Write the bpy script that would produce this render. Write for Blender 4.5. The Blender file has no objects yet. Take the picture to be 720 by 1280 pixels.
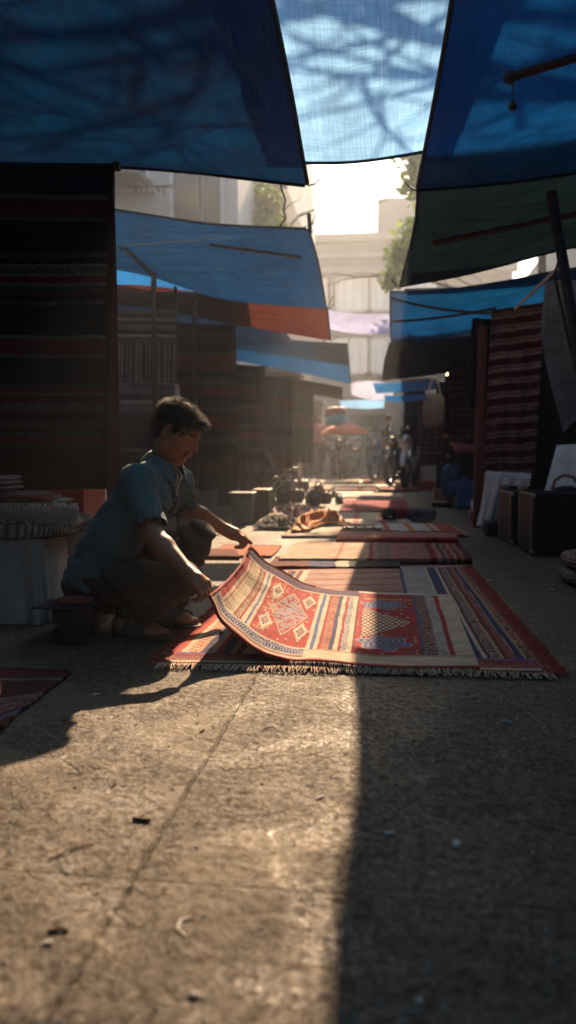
import bpy, bmesh, math, random
import numpy as np
from mathutils import Vector, Matrix, Euler, noise as mnoise
random.seed(7); rng = np.random.default_rng(7)
C = bpy.data.collections.new('market'); bpy.context.scene.collection.children.link(C)
R = math.radians
# ------------------------------------------------------------------ camera frame
CH = 0.70; FPX = 1000.0
YAW, PIT = R(7.4), R(4.3)
FW = Vector((-math.sin(YAW)*math.cos(PIT), math.cos(YAW)*math.cos(PIT), -math.sin(PIT)))
RT = Vector((math.cos(YAW), math.sin(YAW), 0)); UP = RT.cross(FW)
def ray(u, v): return FW*FPX + RT*(u-360) + UP*(640-v)
def P(u, v, Y):
    d = ray(u, v); t = Y/d.y
    return Vector((d.x*t, Y, CH + d.z*t))
def G(u, v, z=0.0):
    d = ray(u, v); t = (z-CH)/d.z
    return Vector((d.x*t, d.y*t, z))
# ------------------------------------------------------------------ object helpers
def tag(o, label=None, cat=None, group=None, kind=None):
    if label: o['label'] = label
    if cat: o['category'] = cat
    if group: o['group'] = group
    if kind: o['kind'] = kind
    return o
def empty(name, loc, label, cat, group=None, rz=0):
    o = bpy.data.objects.new(name, None); C.objects.link(o)
    o.location = loc; o.rotation_euler = (0, 0, rz); o.empty_display_size = .1
    return tag(o, label, cat, group)
def link_mesh(name, me, mat, parent=None, smooth=True):
    o = bpy.data.objects.new(name, me); C.objects.link(o)
    if mat is not None: me.materials.append(mat)
    if smooth and len(me.polygons): me.polygons.foreach_set('use_smooth', [True]*len(me.polygons))
    if parent is not None: o.parent = parent
    return o
def rel(parent):
    """local offset of a parent placed at loc / rot: geometry given in world space"""
    Mx = Matrix(); p = parent
    while p is not None: Mx = Matrix.LocRotScale(p.location, p.rotation_euler, None) @ Mx; p = p.parent
    return Mx.inverted()
class MB:
    def __init__(s): s.bm = bmesh.new()
    def box(s, c, size, rot=None, bev=0.0, taper=1.0):
        r = bmesh.ops.create_cube(s.bm, size=1.0); vs = r['verts']
        for v in vs:
            v.co = Vector((v.co.x*size[0]*(taper if v.co.z > 0 else 1), v.co.y*size[1]*(taper if v.co.z > 0 else 1), v.co.z*size[2]))
        if bev > 0:
            es = list({e for v in vs for e in v.link_edges})
            rr = bmesh.ops.bevel(s.bm, geom=es, offset=bev, segments=2, affect='EDGES', profile=.5)
            vs = list({v for f in rr['faces'] for v in f.verts} | {v for v in vs if v.is_valid})
        M = Matrix.Translation(Vector(c)) @ (rot.to_matrix().to_4x4() if rot else Matrix())
        for v in vs: v.co = M @ v.co
        return s
    def tube(s, pts, r, n=8, r2=None, closed=False):
        pts = [Vector(p) for p in pts]; rings = []
        N = len(pts)
        for i, p in enumerate(pts):
            if closed: t = pts[(i+1) % N]-pts[i-1]
            else: t = pts[min(i+1, N-1)]-pts[max(i-1, 0)]
            t.normalize()
            a = t.orthogonal().normalized() if i == 0 else (pa - t*pa.dot(t)).normalized()
            pa = a; b = t.cross(a)
            rr = r if r2 is None else r+(r2-r)*i/max(1, N-1)
            if callable(r): rr = r(i/max(1, N-1))
            rings.append([s.bm.verts.new(p+(a*math.cos(q)+b*math.sin(q))*rr) for q in [2*math.pi*k/n for k in range(n)]])
        M = N if closed else N-1
        for i in range(M):
            A, B = rings[i], rings[(i+1) % N]
            for k in range(n): s.bm.faces.new((A[k], A[(k+1) % n], B[(k+1) % n], B[k]))
        if not closed and n > 2:
            s.bm.faces.new(rings[0][::-1]); s.bm.faces.new(rings[-1])
        return s
    def lathe(s, c, prof, n=24, cap=True):
        c = Vector(c); rings = []
        for (r, z) in prof:
            rings.append([s.bm.verts.new(c+Vector((r*math.cos(2*math.pi*k/n), r*math.sin(2*math.pi*k/n), z))) for k in range(n)])
        for A, B in zip(rings, rings[1:]):
            for k in range(n): s.bm.faces.new((A[k], A[(k+1) % n], B[(k+1) % n], B[k]))
        if cap:
            s.bm.faces.new(rings[0][::-1]); s.bm.faces.new(rings[-1])
        return s
    def ball(s, c, rad, rot=None, seg=12):
        r = bmesh.ops.create_uvsphere(s.bm, u_segments=seg, v_segments=max(6, seg*2//3), radius=1)
        M = Matrix.Translation(Vector(c)) @ (rot.to_matrix().to_4x4() if rot else Matrix())
        for v in r['verts']: v.co = M @ Vector((v.co.x*rad[0], v.co.y*rad[1], v.co.z*rad[2]))
        return s
    def build(s, name, mat, parent=None, world=True, smooth=False):
        me = bpy.data.meshes.new(name)
        if parent is not None and world: s.bm.transform(rel(parent))
        bmesh.ops.recalc_face_normals(s.bm, faces=s.bm.faces)
        s.bm.to_mesh(me); s.bm.free()
        o = link_mesh(name, me, mat, parent, smooth)
        if smooth:
            try: me.set_sharp_from_angle(angle=R(40))
            except Exception: pass
        return o
# ------------------------------------------------------------------ noise (numpy)
_T = rng.random((256, 256)).astype(np.float32)
def vn(x, y):
    xi = np.floor(x).astype(int); yi = np.floor(y).astype(int); fx = x-xi; fy = y-yi
    fx = fx*fx*(3-2*fx); fy = fy*fy*(3-2*fy)
    g = lambda a, b: _T[a % 256, b % 256]
    return (g(xi, yi)*(1-fx)+g(xi+1, yi)*fx)*(1-fy)+(g(xi, yi+1)*(1-fx)+g(xi+1, yi+1)*fx)*fy
def fbm(x, y, o=3):
    s = 0; a = .5
    for i in range(o): s = s+a*vn(x*2**i+17*i, y*2**i+31*i); a *= .5
    return s
def vn3(x, y, z): return (vn(x+z*1.7, y-z*.9)+vn(y+x*.6+40, z*1.3-x*.4)+vn(z+70, x+y*.7+9))/3
# ------------------------------------------------------------------ sheets from control grids
def cr(ps, t):
    """Catmull-Rom through ps (n,3) at t in 0..1 (array)"""
    n = len(ps)
    if n == 2: return ps[0]*(1-t)[:, None]+ps[1]*t[:, None]
    x = t*(n-1); i = np.clip(np.floor(x).astype(int), 0, n-2); f = (x-i)[:, None]
    ext = np.vstack([2*ps[0]-ps[1], ps, 2*ps[-1]-ps[-2]])
    p0, p1, p2, p3 = ext[i], ext[i+1], ext[i+2], ext[i+3]
    return .5*(2*p1+(p2-p0)*f+(2*p0-5*p1+4*p2-p3)*f*f+(3*p1-p0-3*p2+p3)*f**3)
def ctrl_grid(rows, ns, nt):
    s = np.linspace(0, 1, ns); t = np.linspace(0, 1, nt)
    A = np.stack([cr(np.array([list(p) for p in r], float), s) for r in rows])      # rows, ns, 3
    out = np.stack([cr(A[:, i], t) for i in range(ns)], 1)                           # nt, ns, 3
    return out
def grid_normals(g):
    a = np.gradient(g, axis=1); b = np.gradient(g, axis=0)
    n = np.cross(a, b); return n/(np.linalg.norm(n, axis=2, keepdims=True)+1e-9)
def grid_mesh(name, g, mat, parent=None, colfn=None, thick=0.0, uv=(1, 1)):
    nt, ns, _ = g.shape
    if parent is not None:
        M = np.array(rel(parent)); g = g@M[:3, :3].T+M[:3, 3]
    n = nt*ns; idx = np.arange(n).reshape(nt, ns)
    q = np.stack([idx[:-1, :-1], idx[:-1, 1:], idx[1:, 1:], idx[1:, :-1]], -1).reshape(-1, 4)
    V = g.reshape(-1, 3)
    s, t = np.meshgrid(np.linspace(0, 1, ns), np.linspace(0, 1, nt))
    col = None
    if colfn is not None:
        col = np.ones((n, 4), np.float32); col[:, :3] = np.clip(colfn(s, t).reshape(-1, 3), 0, 1)
    st = np.stack([s*uv[0], t*uv[1]], -1).reshape(-1, 2)
    if thick > 0:
        N = grid_normals(g).reshape(-1, 3)
        V = np.vstack([V, V-N*thick]); q2 = q[:, ::-1]+n
        b = np.concatenate([idx[0, :], idx[1:, -1], idx[-1, -2::-1], idx[-2:0:-1, 0]])
        bn = np.roll(b, -1); side = np.stack([b, b+n, bn+n, bn], -1)
        q = np.vstack([q, q2, side]); st = np.vstack([st, st])
        if col is not None: col = np.vstack([col, col*np.array([.8, .8, .8, 1])])
    me = bpy.data.meshes.new(name)
    me.vertices.add(len(V)); me.vertices.foreach_set('co', V.astype(np.float32).ravel())
    me.loops.add(q.size); me.loops.foreach_set('vertex_index', q.ravel().astype(np.int32))
    me.polygons.add(len(q)); me.polygons.foreach_set('loop_start', np.arange(0, q.size, 4, dtype=np.int32))
    me.update()
    uvl = me.uv_layers.new(name='UVMap'); uvl.data.foreach_set('uv', st[q.ravel()].astype(np.float32).ravel())
    if col is not None:
        a = me.color_attributes.new('Col', 'FLOAT_COLOR', 'POINT'); a.data.foreach_set('color', col.astype(np.float32).ravel())
    me.validate()
    return link_mesh(name, me, mat, parent)
# ------------------------------------------------------------------ signed distance modelling
class Field:
    def __init__(s, lo, hi, h):
        s.lo = np.array(lo, float); s.h = h
        s.n = np.ceil((np.array(hi, float)-s.lo)/h).astype(int)+1
        s.d = np.full(s.n, .2, np.float32)
    def sub(s, lo, hi):
        a = np.clip(np.floor((np.array(lo)-s.lo)/s.h).astype(int), 0, s.n-1); b = np.clip(np.ceil((np.array(hi)-s.lo)/s.h).astype(int)+1, 1, s.n)
        if np.any(b <= a): return None, None
        sl = tuple(slice(x, y) for x, y in zip(a, b))
        ax = [s.lo[i]+s.h*np.arange(a[i], b[i]) for i in range(3)]
        return sl, np.meshgrid(*ax, indexing='ij', sparse=True)
    def put(s, sl, e, k, mode):
        d = s.d[sl]
        if mode == 'add':
            hh = np.clip(.5+.5*(d-e)/k, 0, 1); s.d[sl] = d*(1-hh)+e*hh-k*hh*(1-hh)
        elif mode == 'cut':
            e = -e; hh = np.clip(.5-.5*(d-e)/k, 0, 1); s.d[sl] = d*(1-hh)+e*hh+k*hh*(1-hh)
    def cone(s, a, b, ra, rb, k=.02, mode='add', flat=None):
        a = np.array(a, float); b = np.array(b, float); m = max(ra, rb)+k+.03
        sl, X = s.sub(np.minimum(a, b)-m, np.maximum(a, b)+m)
        if sl is None: return s
        ba = b-a; L = max(1e-9, ba@ba)
        p = [X[i]-a[i] for i in range(3)]
        t = np.clip((p[0]*ba[0]+p[1]*ba[1]+p[2]*ba[2])/L, 0, 1)
        q = [p[i]-t*ba[i] for i in range(3)]
        if flat is not None:      # flat = (axis vector, factor): squash across the axis
            ax = np.array(flat[0], float); ax /= np.linalg.norm(ax); w = q[0]*ax[0]+q[1]*ax[1]+q[2]*ax[2]; f = flat[1]-1
            q = [q[i]+w*ax[i]*f for i in range(3)]
        e = np.sqrt(q[0]**2+q[1]**2+q[2]**2)-(ra+(rb-ra)*t)
        s.put(sl, e.astype(np.float32), k, mode); return s
    def ell(s, c, r, M=None, k=.02, mode='add'):
        c = np.array(c, float); m = max(r)+k+.02
        sl, X = s.sub(c-m, c+m)
        if sl is None: return s
        p = [X[i]-c[i] for i in range(3)]
        M = np.eye(3) if M is None else np.array(M)
        q = [p[0]*M[0, i]+p[1]*M[1, i]+p[2]*M[2, i] for i in range(3)]
        k0 = np.sqrt(sum((q[i]/r[i])**2 for i in range(3))); k1 = np.sqrt(sum((q[i]/r[i]**2)**2 for i in range(3)))+1e-9
        s.put(sl, (k0*(k0-1)/k1).astype(np.float32), k, mode); return s
    def plane(s, p, n, k=.004, box=None):
        """cut away everything on the side n points to (within box)"""
        n = np.array(n, float); n /= np.linalg.norm(n)
        if box is None: box = (s.lo, s.lo+s.h*s.n)
        sl, X = s.sub(*box)
        e = -((X[0]-p[0])*n[0]+(X[1]-p[1])*n[1]+(X[2]-p[2])*n[2])
        s.put(sl, (e+np.zeros_like(s.d[sl])).astype(np.float32), k, 'cut'); return s
    def disp(s, fn):
        band = np.abs(s.d) < .03; ii = np.argwhere(band)
        W = s.lo+ii*s.h; s.d[band] += fn(W[:, 0], W[:, 1], W[:, 2]).astype(np.float32); return s
    def mesh(s, name, mat, parent=None):
        d = s.d; d[0] = d[-1] = .1; d[:, 0] = d[:, -1] = .1; d[:, :, 0] = d[:, :, -1] = .1
        b = d < 0
        cnt = np.zeros(tuple(x-1 for x in d.shape), np.int8)
        for i in (0, 1):
            for j in (0, 1):
                for k in (0, 1): cnt += b[i:b.shape[0]-1+i, j:b.shape[1]-1+j, k:b.shape[2]-1+k]
        act = (cnt > 0) & (cnt < 8); I = np.argwhere(act)
        ids = np.full(act.shape, -1, np.int64); ids[act] = np.arange(len(I))
        acc = np.zeros((len(I), 3)); num = np.zeros(len(I))
        cs = [(i, j, k) for i in (0, 1) for j in (0, 1) for k in (0, 1)]
        for a in cs:
            for ax in range(3):
                if a[ax]: continue
                c = list(a); c[ax] = 1
                va = d[I[:, 0]+a[0], I[:, 1]+a[1], I[:, 2]+a[2]]; vb = d[I[:, 0]+c[0], I[:, 1]+c[1], I[:, 2]+c[2]]
                m = (va < 0) != (vb < 0); t = np.where(m, va/np.where(va == vb, 1, va-vb), 0)
                pos = np.tile(np.array(a, float), (len(I), 1)); pos[:, ax] = t
                acc[m] += pos[m]; num[m] += 1
        V = s.lo+s.h*(I+acc/num[:, None]); Q = []
        for ax in range(3):
            o = [x for x in range(3) if x != ax]
            sa = [slice(1, -1)]*3; sa[ax] = slice(0, -1); sb = [slice(1, -1)]*3; sb[ax] = slice(1, None)
            A, B = b[tuple(sa)], b[tuple(sb)]
            E = np.argwhere(A != B)
            inn = A[tuple(E.T)]
            base = E.copy(); base[:, o[0]] += 1; base[:, o[1]] += 1
            qs = []
            for (p, q) in ((1, 1), (0, 1), (0, 0), (1, 0)):
                cc = base.copy(); cc[:, o[0]] -= p; cc[:, o[1]] -= q; qs.append(ids[tuple(cc.T)])
            q = np.stack(qs, -1); flip = inn if ax != 1 else ~inn
            q = np.where(flip[:, None], q, q[:, ::-1]); Q.append(q)
        Q = np.vstack(Q)
        if parent is not None:
            M = np.array(rel(parent)); V = V@M[:3, :3].T+M[:3, 3]
        me = bpy.data.meshes.new(name)
        me.vertices.add(len(V)); me.vertices.foreach_set('co', V.astype(np.float32).ravel())
        me.loops.add(Q.size); me.loops.foreach_set('vertex_index', Q.ravel().astype(np.int32))
        me.polygons.add(len(Q)); me.polygons.foreach_set('loop_start', np.arange(0, Q.size, 4, dtype=np.int32))
        me.update(); me.validate()
        return link_mesh(name, me, mat, parent)
# ------------------------------------------------------------------ materials
def newmat(name):
    m = bpy.data.materials.new(name); m.use_nodes = True
    nt = m.node_tree; nt.nodes.clear()
    out = nt.nodes.new('ShaderNodeOutputMaterial')
    return m, nt, out
def N(nt, t, **kw):
    n = nt.nodes.new(t)
    for k, v in kw.items():
        if k in n.inputs: n.inputs[k].default_value = v
        else: setattr(n, k, v)
    return n
def obj_noise(nt, scale, detail=4, rough=.6, vec=None, stretch=None):
    tc = N(nt, 'ShaderNodeTexCoord'); src = tc.outputs['Object']
    if stretch:
        mp = N(nt, 'ShaderNodeMapping'); mp.inputs['Scale'].default_value = stretch
        nt.links.new(src, mp.inputs[0]); src = mp.outputs[0]
    n = N(nt, 'ShaderNodeTexNoise', Scale=scale, Detail=detail, Roughness=rough); nt.links.new(src, n.inputs['Vector'])
    return n
def mat(name, col, rough=.7, var=.25, scale=8, bump=.15, bscale=60, metal=0.0, spec=.5, col2=None, stretch=None, bdist=.004, sheen=0):
    m, nt, out = newmat(name)
    b = N(nt, 'ShaderNodeBsdfPrincipled'); b.inputs['Roughness'].default_value = rough; b.inputs['Metallic'].default_value = metal
    b.inputs['Specular IOR Level'].default_value = spec
    if sheen: b.inputs['Sheen Weight'].default_value = sheen; b.inputs['Sheen Roughness'].default_value = .4
    n = obj_noise(nt, scale, stretch=stretch)
    r = N(nt, 'ShaderNodeValToRGB'); c2 = col2 or tuple(x*(1-var) for x in col)
    r.color_ramp.elements[0].position = .32; r.color_ramp.elements[1].position = .68
    r.color_ramp.elements[0].color = (*c2, 1); r.color_ramp.elements[1].color = (*[min(1, x*(1+var*.4)) for x in col], 1)
    nt.links.new(n.outputs[0], r.inputs[0]); nt.links.new(r.outputs[0], b.inputs['Base Color'])
    if bump:
        n2 = obj_noise(nt, bscale, 3, stretch=stretch); bp = N(nt, 'ShaderNodeBump', Strength=bump, Distance=bdist)
        nt.links.new(n2.outputs[0], bp.inputs['Height']); nt.links.new(bp.outputs[0], b.inputs['Normal'])
    nt.links.new(b.outputs[0], out.inputs[0]); return m
def cloth_mat(name, fine=700, sheen=.04, bump=.5, dirt=.35, spec=.2):
    """woven cloth: colour pattern from the woven colour attribute, broken by yarn noise"""
    m, nt, out = newmat(name)
    b = N(nt, 'ShaderNodeBsdfPrincipled', Roughness=.9); b.inputs['Specular IOR Level'].default_value = spec
    b.inputs['Sheen Weight'].default_value = sheen; b.inputs['Sheen Roughness'].default_value = .5
    a = N(nt, 'ShaderNodeVertexColor'); a.layer_name = 'Col'
    n = obj_noise(nt, fine, 2); n2 = obj_noise(nt, 9, 5)
    mr = N(nt, 'ShaderNodeMapRange'); mr.inputs['From Min'].default_value = .3; mr.inputs['From Max'].default_value = .7
    mr.inputs['To Min'].default_value = .62; mr.inputs['To Max'].default_value = 1.2
    nt.links.new(n.outputs[0], mr.inputs[0])
    mr2 = N(nt, 'ShaderNodeMapRange'); mr2.inputs['From Min'].default_value = .3; mr2.inputs['From Max'].default_value = .7
    mr2.inputs['To Min'].default_value = 1-dirt; mr2.inputs['To Max'].default_value = 1.05
    nt.links.new(n2.outputs[0], mr2.inputs[0])
    mu = N(nt, 'ShaderNodeMath', operation='MULTIPLY'); nt.links.new(mr.outputs[0], mu.inputs[0]); nt.links.new(mr2.outputs[0], mu.inputs[1])
    vm = N(nt, 'ShaderNodeVectorMath', operation='SCALE'); nt.links.new(a.outputs[0], vm.inputs[0]); nt.links.new(mu.outputs[0], vm.inputs['Scale'])
    nt.links.new(vm.outputs[0], b.inputs['Base Color'])
    bp = N(nt, 'ShaderNodeBump', Strength=bump, Distance=.003); nt.links.new(n.outputs[0], bp.inputs['Height']); nt.links.new(bp.outputs[0], b.inputs['Normal'])
    nt.links.new(b.outputs[0], out.inputs[0]); return m
def tarp_mat(name, refl, trans, tfac=.5, weave=260, crease=.5):
    """polyethylene tarpaulin: diffuse + translucent with a woven grain and soft creases; tinted by the colour attribute"""
    m, nt, out = newmat(name)
    a = N(nt, 'ShaderNodeVertexColor'); a.layer_name = 'Col'
    uv = N(nt, 'ShaderNodeTexCoord')
    w = []
    for st in ((14, weave*3, 14), (weave*3, 14, 14)):
        mp = N(nt, 'ShaderNodeMapping'); mp.inputs['Scale'].default_value = st; nt.links.new(uv.outputs['Object'], mp.inputs[0])
        n = N(nt, 'ShaderNodeTexNoise', Scale=.35, Detail=2.0); nt.links.new(mp.outputs[0], n.inputs['Vector']); w.append(n)
    ad = N(nt, 'ShaderNodeMath', operation='ADD'); nt.links.new(w[0].outputs[0], ad.inputs[0]); nt.links.new(w[1].outputs[0], ad.inputs[1])
    mr = N(nt, 'ShaderNodeMapRange'); mr.inputs['From Min'].default_value = .7; mr.inputs['From Max'].default_value = 1.3
    mr.inputs['To Min'].default_value = .72; mr.inputs['To Max'].default_value = 1.2; nt.links.new(ad.outputs[0], mr.inputs[0])
    n2 = obj_noise(nt, 1.7, 5, .65, stretch=(1, .45, 1))
    mr2 = N(nt, 'ShaderNodeMapRange'); mr2.inputs['From Min'].default_value = .3; mr2.inputs['From Max'].default_value = .7
    mr2.inputs['To Min'].default_value = .6; mr2.inputs['To Max'].default_value = 1.15; nt.links.new(n2.outputs[0], mr2.inputs[0])
    mu = N(nt, 'ShaderNodeMath', operation='MULTIPLY'); nt.links.new(mr.outputs[0], mu.inputs[0]); nt.links.new(mr2.outputs[0], mu.inputs[1])
    def tint(c):
        vm = N(nt, 'ShaderNodeVectorMath', operation='MULTIPLY'); nt.links.new(a.outputs[0], vm.inputs[0]); vm.inputs[1].default_value = c
        v2 = N(nt, 'ShaderNodeVectorMath', operation='SCALE'); nt.links.new(vm.outputs[0], v2.inputs[0]); nt.links.new(mu.outputs[0], v2.inputs['Scale']); return v2
    n3 = obj_noise(nt, 6, 5, .6, stretch=(1, .3, 1)); bp = N(nt, 'ShaderNodeBump', Strength=crease, Distance=.03); nt.links.new(n3.outputs[0], bp.inputs['Height'])
    b = N(nt, 'ShaderNodeBsdfPrincipled', Roughness=.55); b.inputs['Specular IOR Level'].default_value = .25
    tr = N(nt, 'ShaderNodeBsdfTranslucent'); mx = N(nt, 'ShaderNodeMixShader'); mx.inputs[0].default_value = tfac
    nt.links.new(tint(refl).outputs[0], b.inputs['Base Color']); nt.links.new(tint(trans).outputs[0], tr.inputs[0])
    nt.links.new(bp.outputs[0], b.inputs['Normal']); nt.links.new(bp.outputs[0], tr.inputs['Normal'])
    nt.links.new(b.outputs[0], mx.inputs[1]); nt.links.new(tr.outputs[0], mx.inputs[2]); nt.links.new(mx.outputs[0], out.inputs[0]); return m

def ground_mat():
    m, nt, out = newmat('concrete_ground'); L = nt.links.new
    b = N(nt, 'ShaderNodeBsdfPrincipled'); b.inputs['Specular IOR Level'].default_value = .5
    geo = N(nt, 'ShaderNodeNewGeometry'); pos = geo.outputs['Position']
    def noise(sc, det=6, ro=.62, dist=0.0):
        n = N(nt, 'ShaderNodeTexNoise', Scale=sc, Detail=det, Roughness=ro, Distortion=dist); L(pos, n.inputs['Vector']); return n
    big, mid, fine, grit = noise(1.1, 5), noise(7, 8, .62, 2.2), noise(46, 6, .75, .3), noise(230, 3)
    def mixc(f, a, c, lo=.35, hi=.65):
        mr = N(nt, 'ShaderNodeMapRange'); mr.inputs['From Min'].default_value = lo; mr.inputs['From Max'].default_value = hi; L(f, mr.inputs[0])
        mx = N(nt, 'ShaderNodeMix', data_type='RGBA'); L(mr.outputs[0], mx.inputs[0])
        for s, v in ((6, a), (7, c)):
            if isinstance(v, tuple): mx.inputs[s].default_value = (*v, 1)
            else: L(v, mx.inputs[s])
        return mx.outputs[2]
    c = mixc(mid.outputs[0], (.046, .039, .033), (.085, .070, .057))
    c = mixc(big.outputs[0], c, (.115, .092, .072), .42, .8)
    sc3 = noise(2.6, 4, .6, 1.5); c = mixc(sc3.outputs[0], (.045, .038, .034), c, .38, .47)
    c = mixc(fine.outputs[0], (.035, .029, .025), c, .34, .48)
    sw = noise(11, 3, .5, 7.0); c = mixc(sw.outputs[0], c, (.17, .14, .11), .56, .72)
    pt = noise(1.6, 3, .5, .8); c = mixc(pt.outputs[0], c, (.12, .10, .08), .55, .60)
    c = mixc(grit.outputs[0], c, (.34, .29, .23), .58, .70)
    sp = N(nt, 'ShaderNodeTexVoronoi', Scale=16.0); L(pos, sp.inputs['Vector'])           # dark pits and stains
    lt = N(nt, 'ShaderNodeMath', operation='LESS_THAN'); L(sp.outputs[0], lt.inputs[0]); lt.inputs[1].default_value = .085
    gate = N(nt, 'ShaderNodeMath', operation='GREATER_THAN'); L(mid.outputs[0], gate.inputs[0]); gate.inputs[1].default_value = .52
    gm = N(nt, 'ShaderNodeMath', operation='MULTIPLY'); L(lt.outputs[0], gm.inputs[0]); L(gate.outputs[0], gm.inputs[1])
    mx = N(nt, 'ShaderNodeMix', data_type='RGBA'); L(gm.outputs[0], mx.inputs[0]); L(c, mx.inputs[6]); mx.inputs[7].default_value = (.03, .022, .016, 1); c = mx.outputs[2]
    # joints cast into the slab
    sep = N(nt, 'ShaderNodeSeparateXYZ'); wob = noise(14, 3)
    L(pos, sep.inputs[0])
    def line(sock, at, w):
        a = N(nt, 'ShaderNodeMath', operation='SUBTRACT'); L(sock, a.inputs[0]); a.inputs[1].default_value = at
        wm = N(nt, 'ShaderNodeMath', operation='MULTIPLY_ADD'); L(wob.outputs[0], wm.inputs[0]); wm.inputs[1].default_value = .02; wm.inputs[2].default_value = -.01
        a2 = N(nt, 'ShaderNodeMath', operation='ADD'); L(a.outputs[0], a2.inputs[0]); L(wm.outputs[0], a2.inputs[1])
        ab = N(nt, 'ShaderNodeMath', operation='ABSOLUTE'); L(a2.outputs[0], ab.inputs[0])
        mr = N(nt, 'ShaderNodeMapRange'); mr.inputs['From Min'].default_value = w; mr.inputs['From Max'].default_value = w*.3; L(ab.outputs[0], mr.inputs[0]); return mr.outputs[0]
    l1 = line(sep.outputs[0], -.415, .006); l2 = line(sep.outputs[1], 1.22, .004); l3 = line(sep.outputs[0], -.385, .003)
    mxl = N(nt, 'ShaderNodeMath', operation='MAXIMUM'); L(l1, mxl.inputs[0]); L(l2, mxl.inputs[1])
    mx3 = N(nt, 'ShaderNodeMath', operation='MULTIPLY_ADD'); L(l3, mx3.inputs[0]); mx3.inputs[1].default_value = .35; L(mxl.outputs[0], mx3.inputs[2])
    ml = N(nt, 'ShaderNodeMix', data_type='RGBA'); mf = N(nt, 'ShaderNodeMath', operation='MULTIPLY'); L(mx3.outputs[0], mf.inputs[0]); mf.inputs[1].default_value = .55
    L(mf.outputs[0], ml.inputs[0]); L(c, ml.inputs[6]); ml.inputs[7].default_value = (.04, .03, .022, 1)
    L(ml.outputs[2], b.inputs['Base Color'])
    # relief
    h1 = N(nt, 'ShaderNodeMath', operation='MULTIPLY_ADD'); L(fine.outputs[0], h1.inputs[0]); h1.inputs[1].default_value = .32; L(mid.outputs[0], h1.inputs[2])
    g2 = noise(95, 5, .8, .2); h15 = N(nt, 'ShaderNodeMath', operation='MULTIPLY_ADD'); L(g2.outputs[0], h15.inputs[0]); h15.inputs[1].default_value = .16; L(h1.outputs[0], h15.inputs[2])
    h2 = N(nt, 'ShaderNodeMath', operation='MULTIPLY_ADD'); L(grit.outputs[0], h2.inputs[0]); h2.inputs[1].default_value = .10; L(h15.outputs[0], h2.inputs[2])
    ck = N(nt, 'ShaderNodeTexVoronoi', Scale=.9); ck.feature = 'DISTANCE_TO_EDGE'; wv = noise(3, 4); wa = N(nt, 'ShaderNodeVectorMath', operation='MULTIPLY_ADD'); L(wv.outputs[1], wa.inputs[0]); wa.inputs[1].default_value = (.35, .35, .35); L(pos, wa.inputs[2]); L(wa.outputs[0], ck.inputs['Vector'])
    cm = N(nt, 'ShaderNodeMapRange'); cm.inputs['From Min'].default_value = .006; cm.inputs['From Max'].default_value = .001; L(ck.outputs[0], cm.inputs[0]); cg = N(nt, 'ShaderNodeMath', operation='GREATER_THAN'); L(big.outputs[0], cg.inputs[0]); cg.inputs[1].default_value = .5
    cc = N(nt, 'ShaderNodeMath', operation='MULTIPLY'); L(cm.outputs[0], cc.inputs[0]); L(cg.outputs[0], cc.inputs[1])
    hc_ = N(nt, 'ShaderNodeMath', operation='MULTIPLY_ADD'); L(cc.outputs[0], hc_.inputs[0]); hc_.inputs[1].default_value = -.25; L(h2.outputs[0], hc_.inputs[2]); h2 = hc_
    h3 = N(nt, 'ShaderNodeMath', operation='MULTIPLY_ADD'); L(mxl.outputs[0], h3.inputs[0]); h3.inputs[1].default_value = -.5; L(h2.outputs[0], h3.inputs[2])
    bs = N(nt, 'ShaderNodeMapRange'); bs.inputs['From Min'].default_value = .40; bs.inputs['From Max'].default_value = .56; bs.inputs['To Min'].default_value = .30; bs.inputs['To Max'].default_value = 1.0; L(sc3.outputs[0], bs.inputs[0])
    bp = N(nt, 'ShaderNodeBump', Strength=1.0, Distance=.022); L(bs.outputs[0], bp.inputs['Strength']); L(h3.outputs[0], bp.inputs['Height']); L(bp.outputs[0], b.inputs['Normal'])
    rr = N(nt, 'ShaderNodeMapRange'); rr.inputs['From Min'].default_value = .38; rr.inputs['From Max'].default_value = .64; rr.inputs['To Min'].default_value = .95; rr.inputs['To Max'].default_value = .36
    L(g2.outputs[0], rr.inputs[0])
    ss = N(nt, 'ShaderNodeMapRange'); ss.inputs['From Min'].default_value = .40; ss.inputs['From Max'].default_value = .62; ss.inputs['To Min'].default_value = .05; ss.inputs['To Max'].default_value = .6
    L(fine.outputs[0], ss.inputs[0]); L(ss.outputs[0], b.inputs['Specular IOR Level']); L(rr.outputs[0], b.inputs['Roughness'])
    L(b.outputs[0], out.inputs[0]); return m

M = {}
M['cloth'] = cloth_mat('woven_cloth')
M['cloth_fine'] = cloth_mat('woven_cloth_fine', 1200, .2, .3)
M['ground'] = ground_mat()
M['skin'] = mat('skin', (.30, .135, .075), .42, .2, 14, .12, 240, spec=.5)
M['hair'] = mat('hair', (.006, .005, .005), .7, .3, 20, 0, spec=.2)
M['shirt'] = mat('shirt_cotton', (.075, .155, .185), .85, .2, 9, .25, 400, sheen=.15, spec=.2)
M['undershirt'] = mat('undershirt', (.02, .022, .025), .9)
M['trousers'] = mat('trousers_wool', (.03, .027, .026), .9, .3, 30, .3, 300, sheen=.2, spec=.2)
M['leather'] = mat('black_leather', (.02, .016, .014), .45, .3, 30, .2, 200)
M['wood'] = mat('stool_wood', (.34, .19, .10), .6, .45, 18, .25, 60, stretch=(1, 1, .12))
M['darkwood'] = mat('dark_red_board', (.10, .018, .013), .65, .35, 10, .2, 60, stretch=(1, 1, .15))
M['steel'] = mat('galvanised_pole', (.09, .085, .08), .5, .4, 15, .1, 80, metal=.6)
M['rust'] = mat('rusty_pole', (.07, .03, .02), .75, .5, 20, .3, 80)
M['rope'] = mat('rope', (.05, .045, .04), .9)
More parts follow.
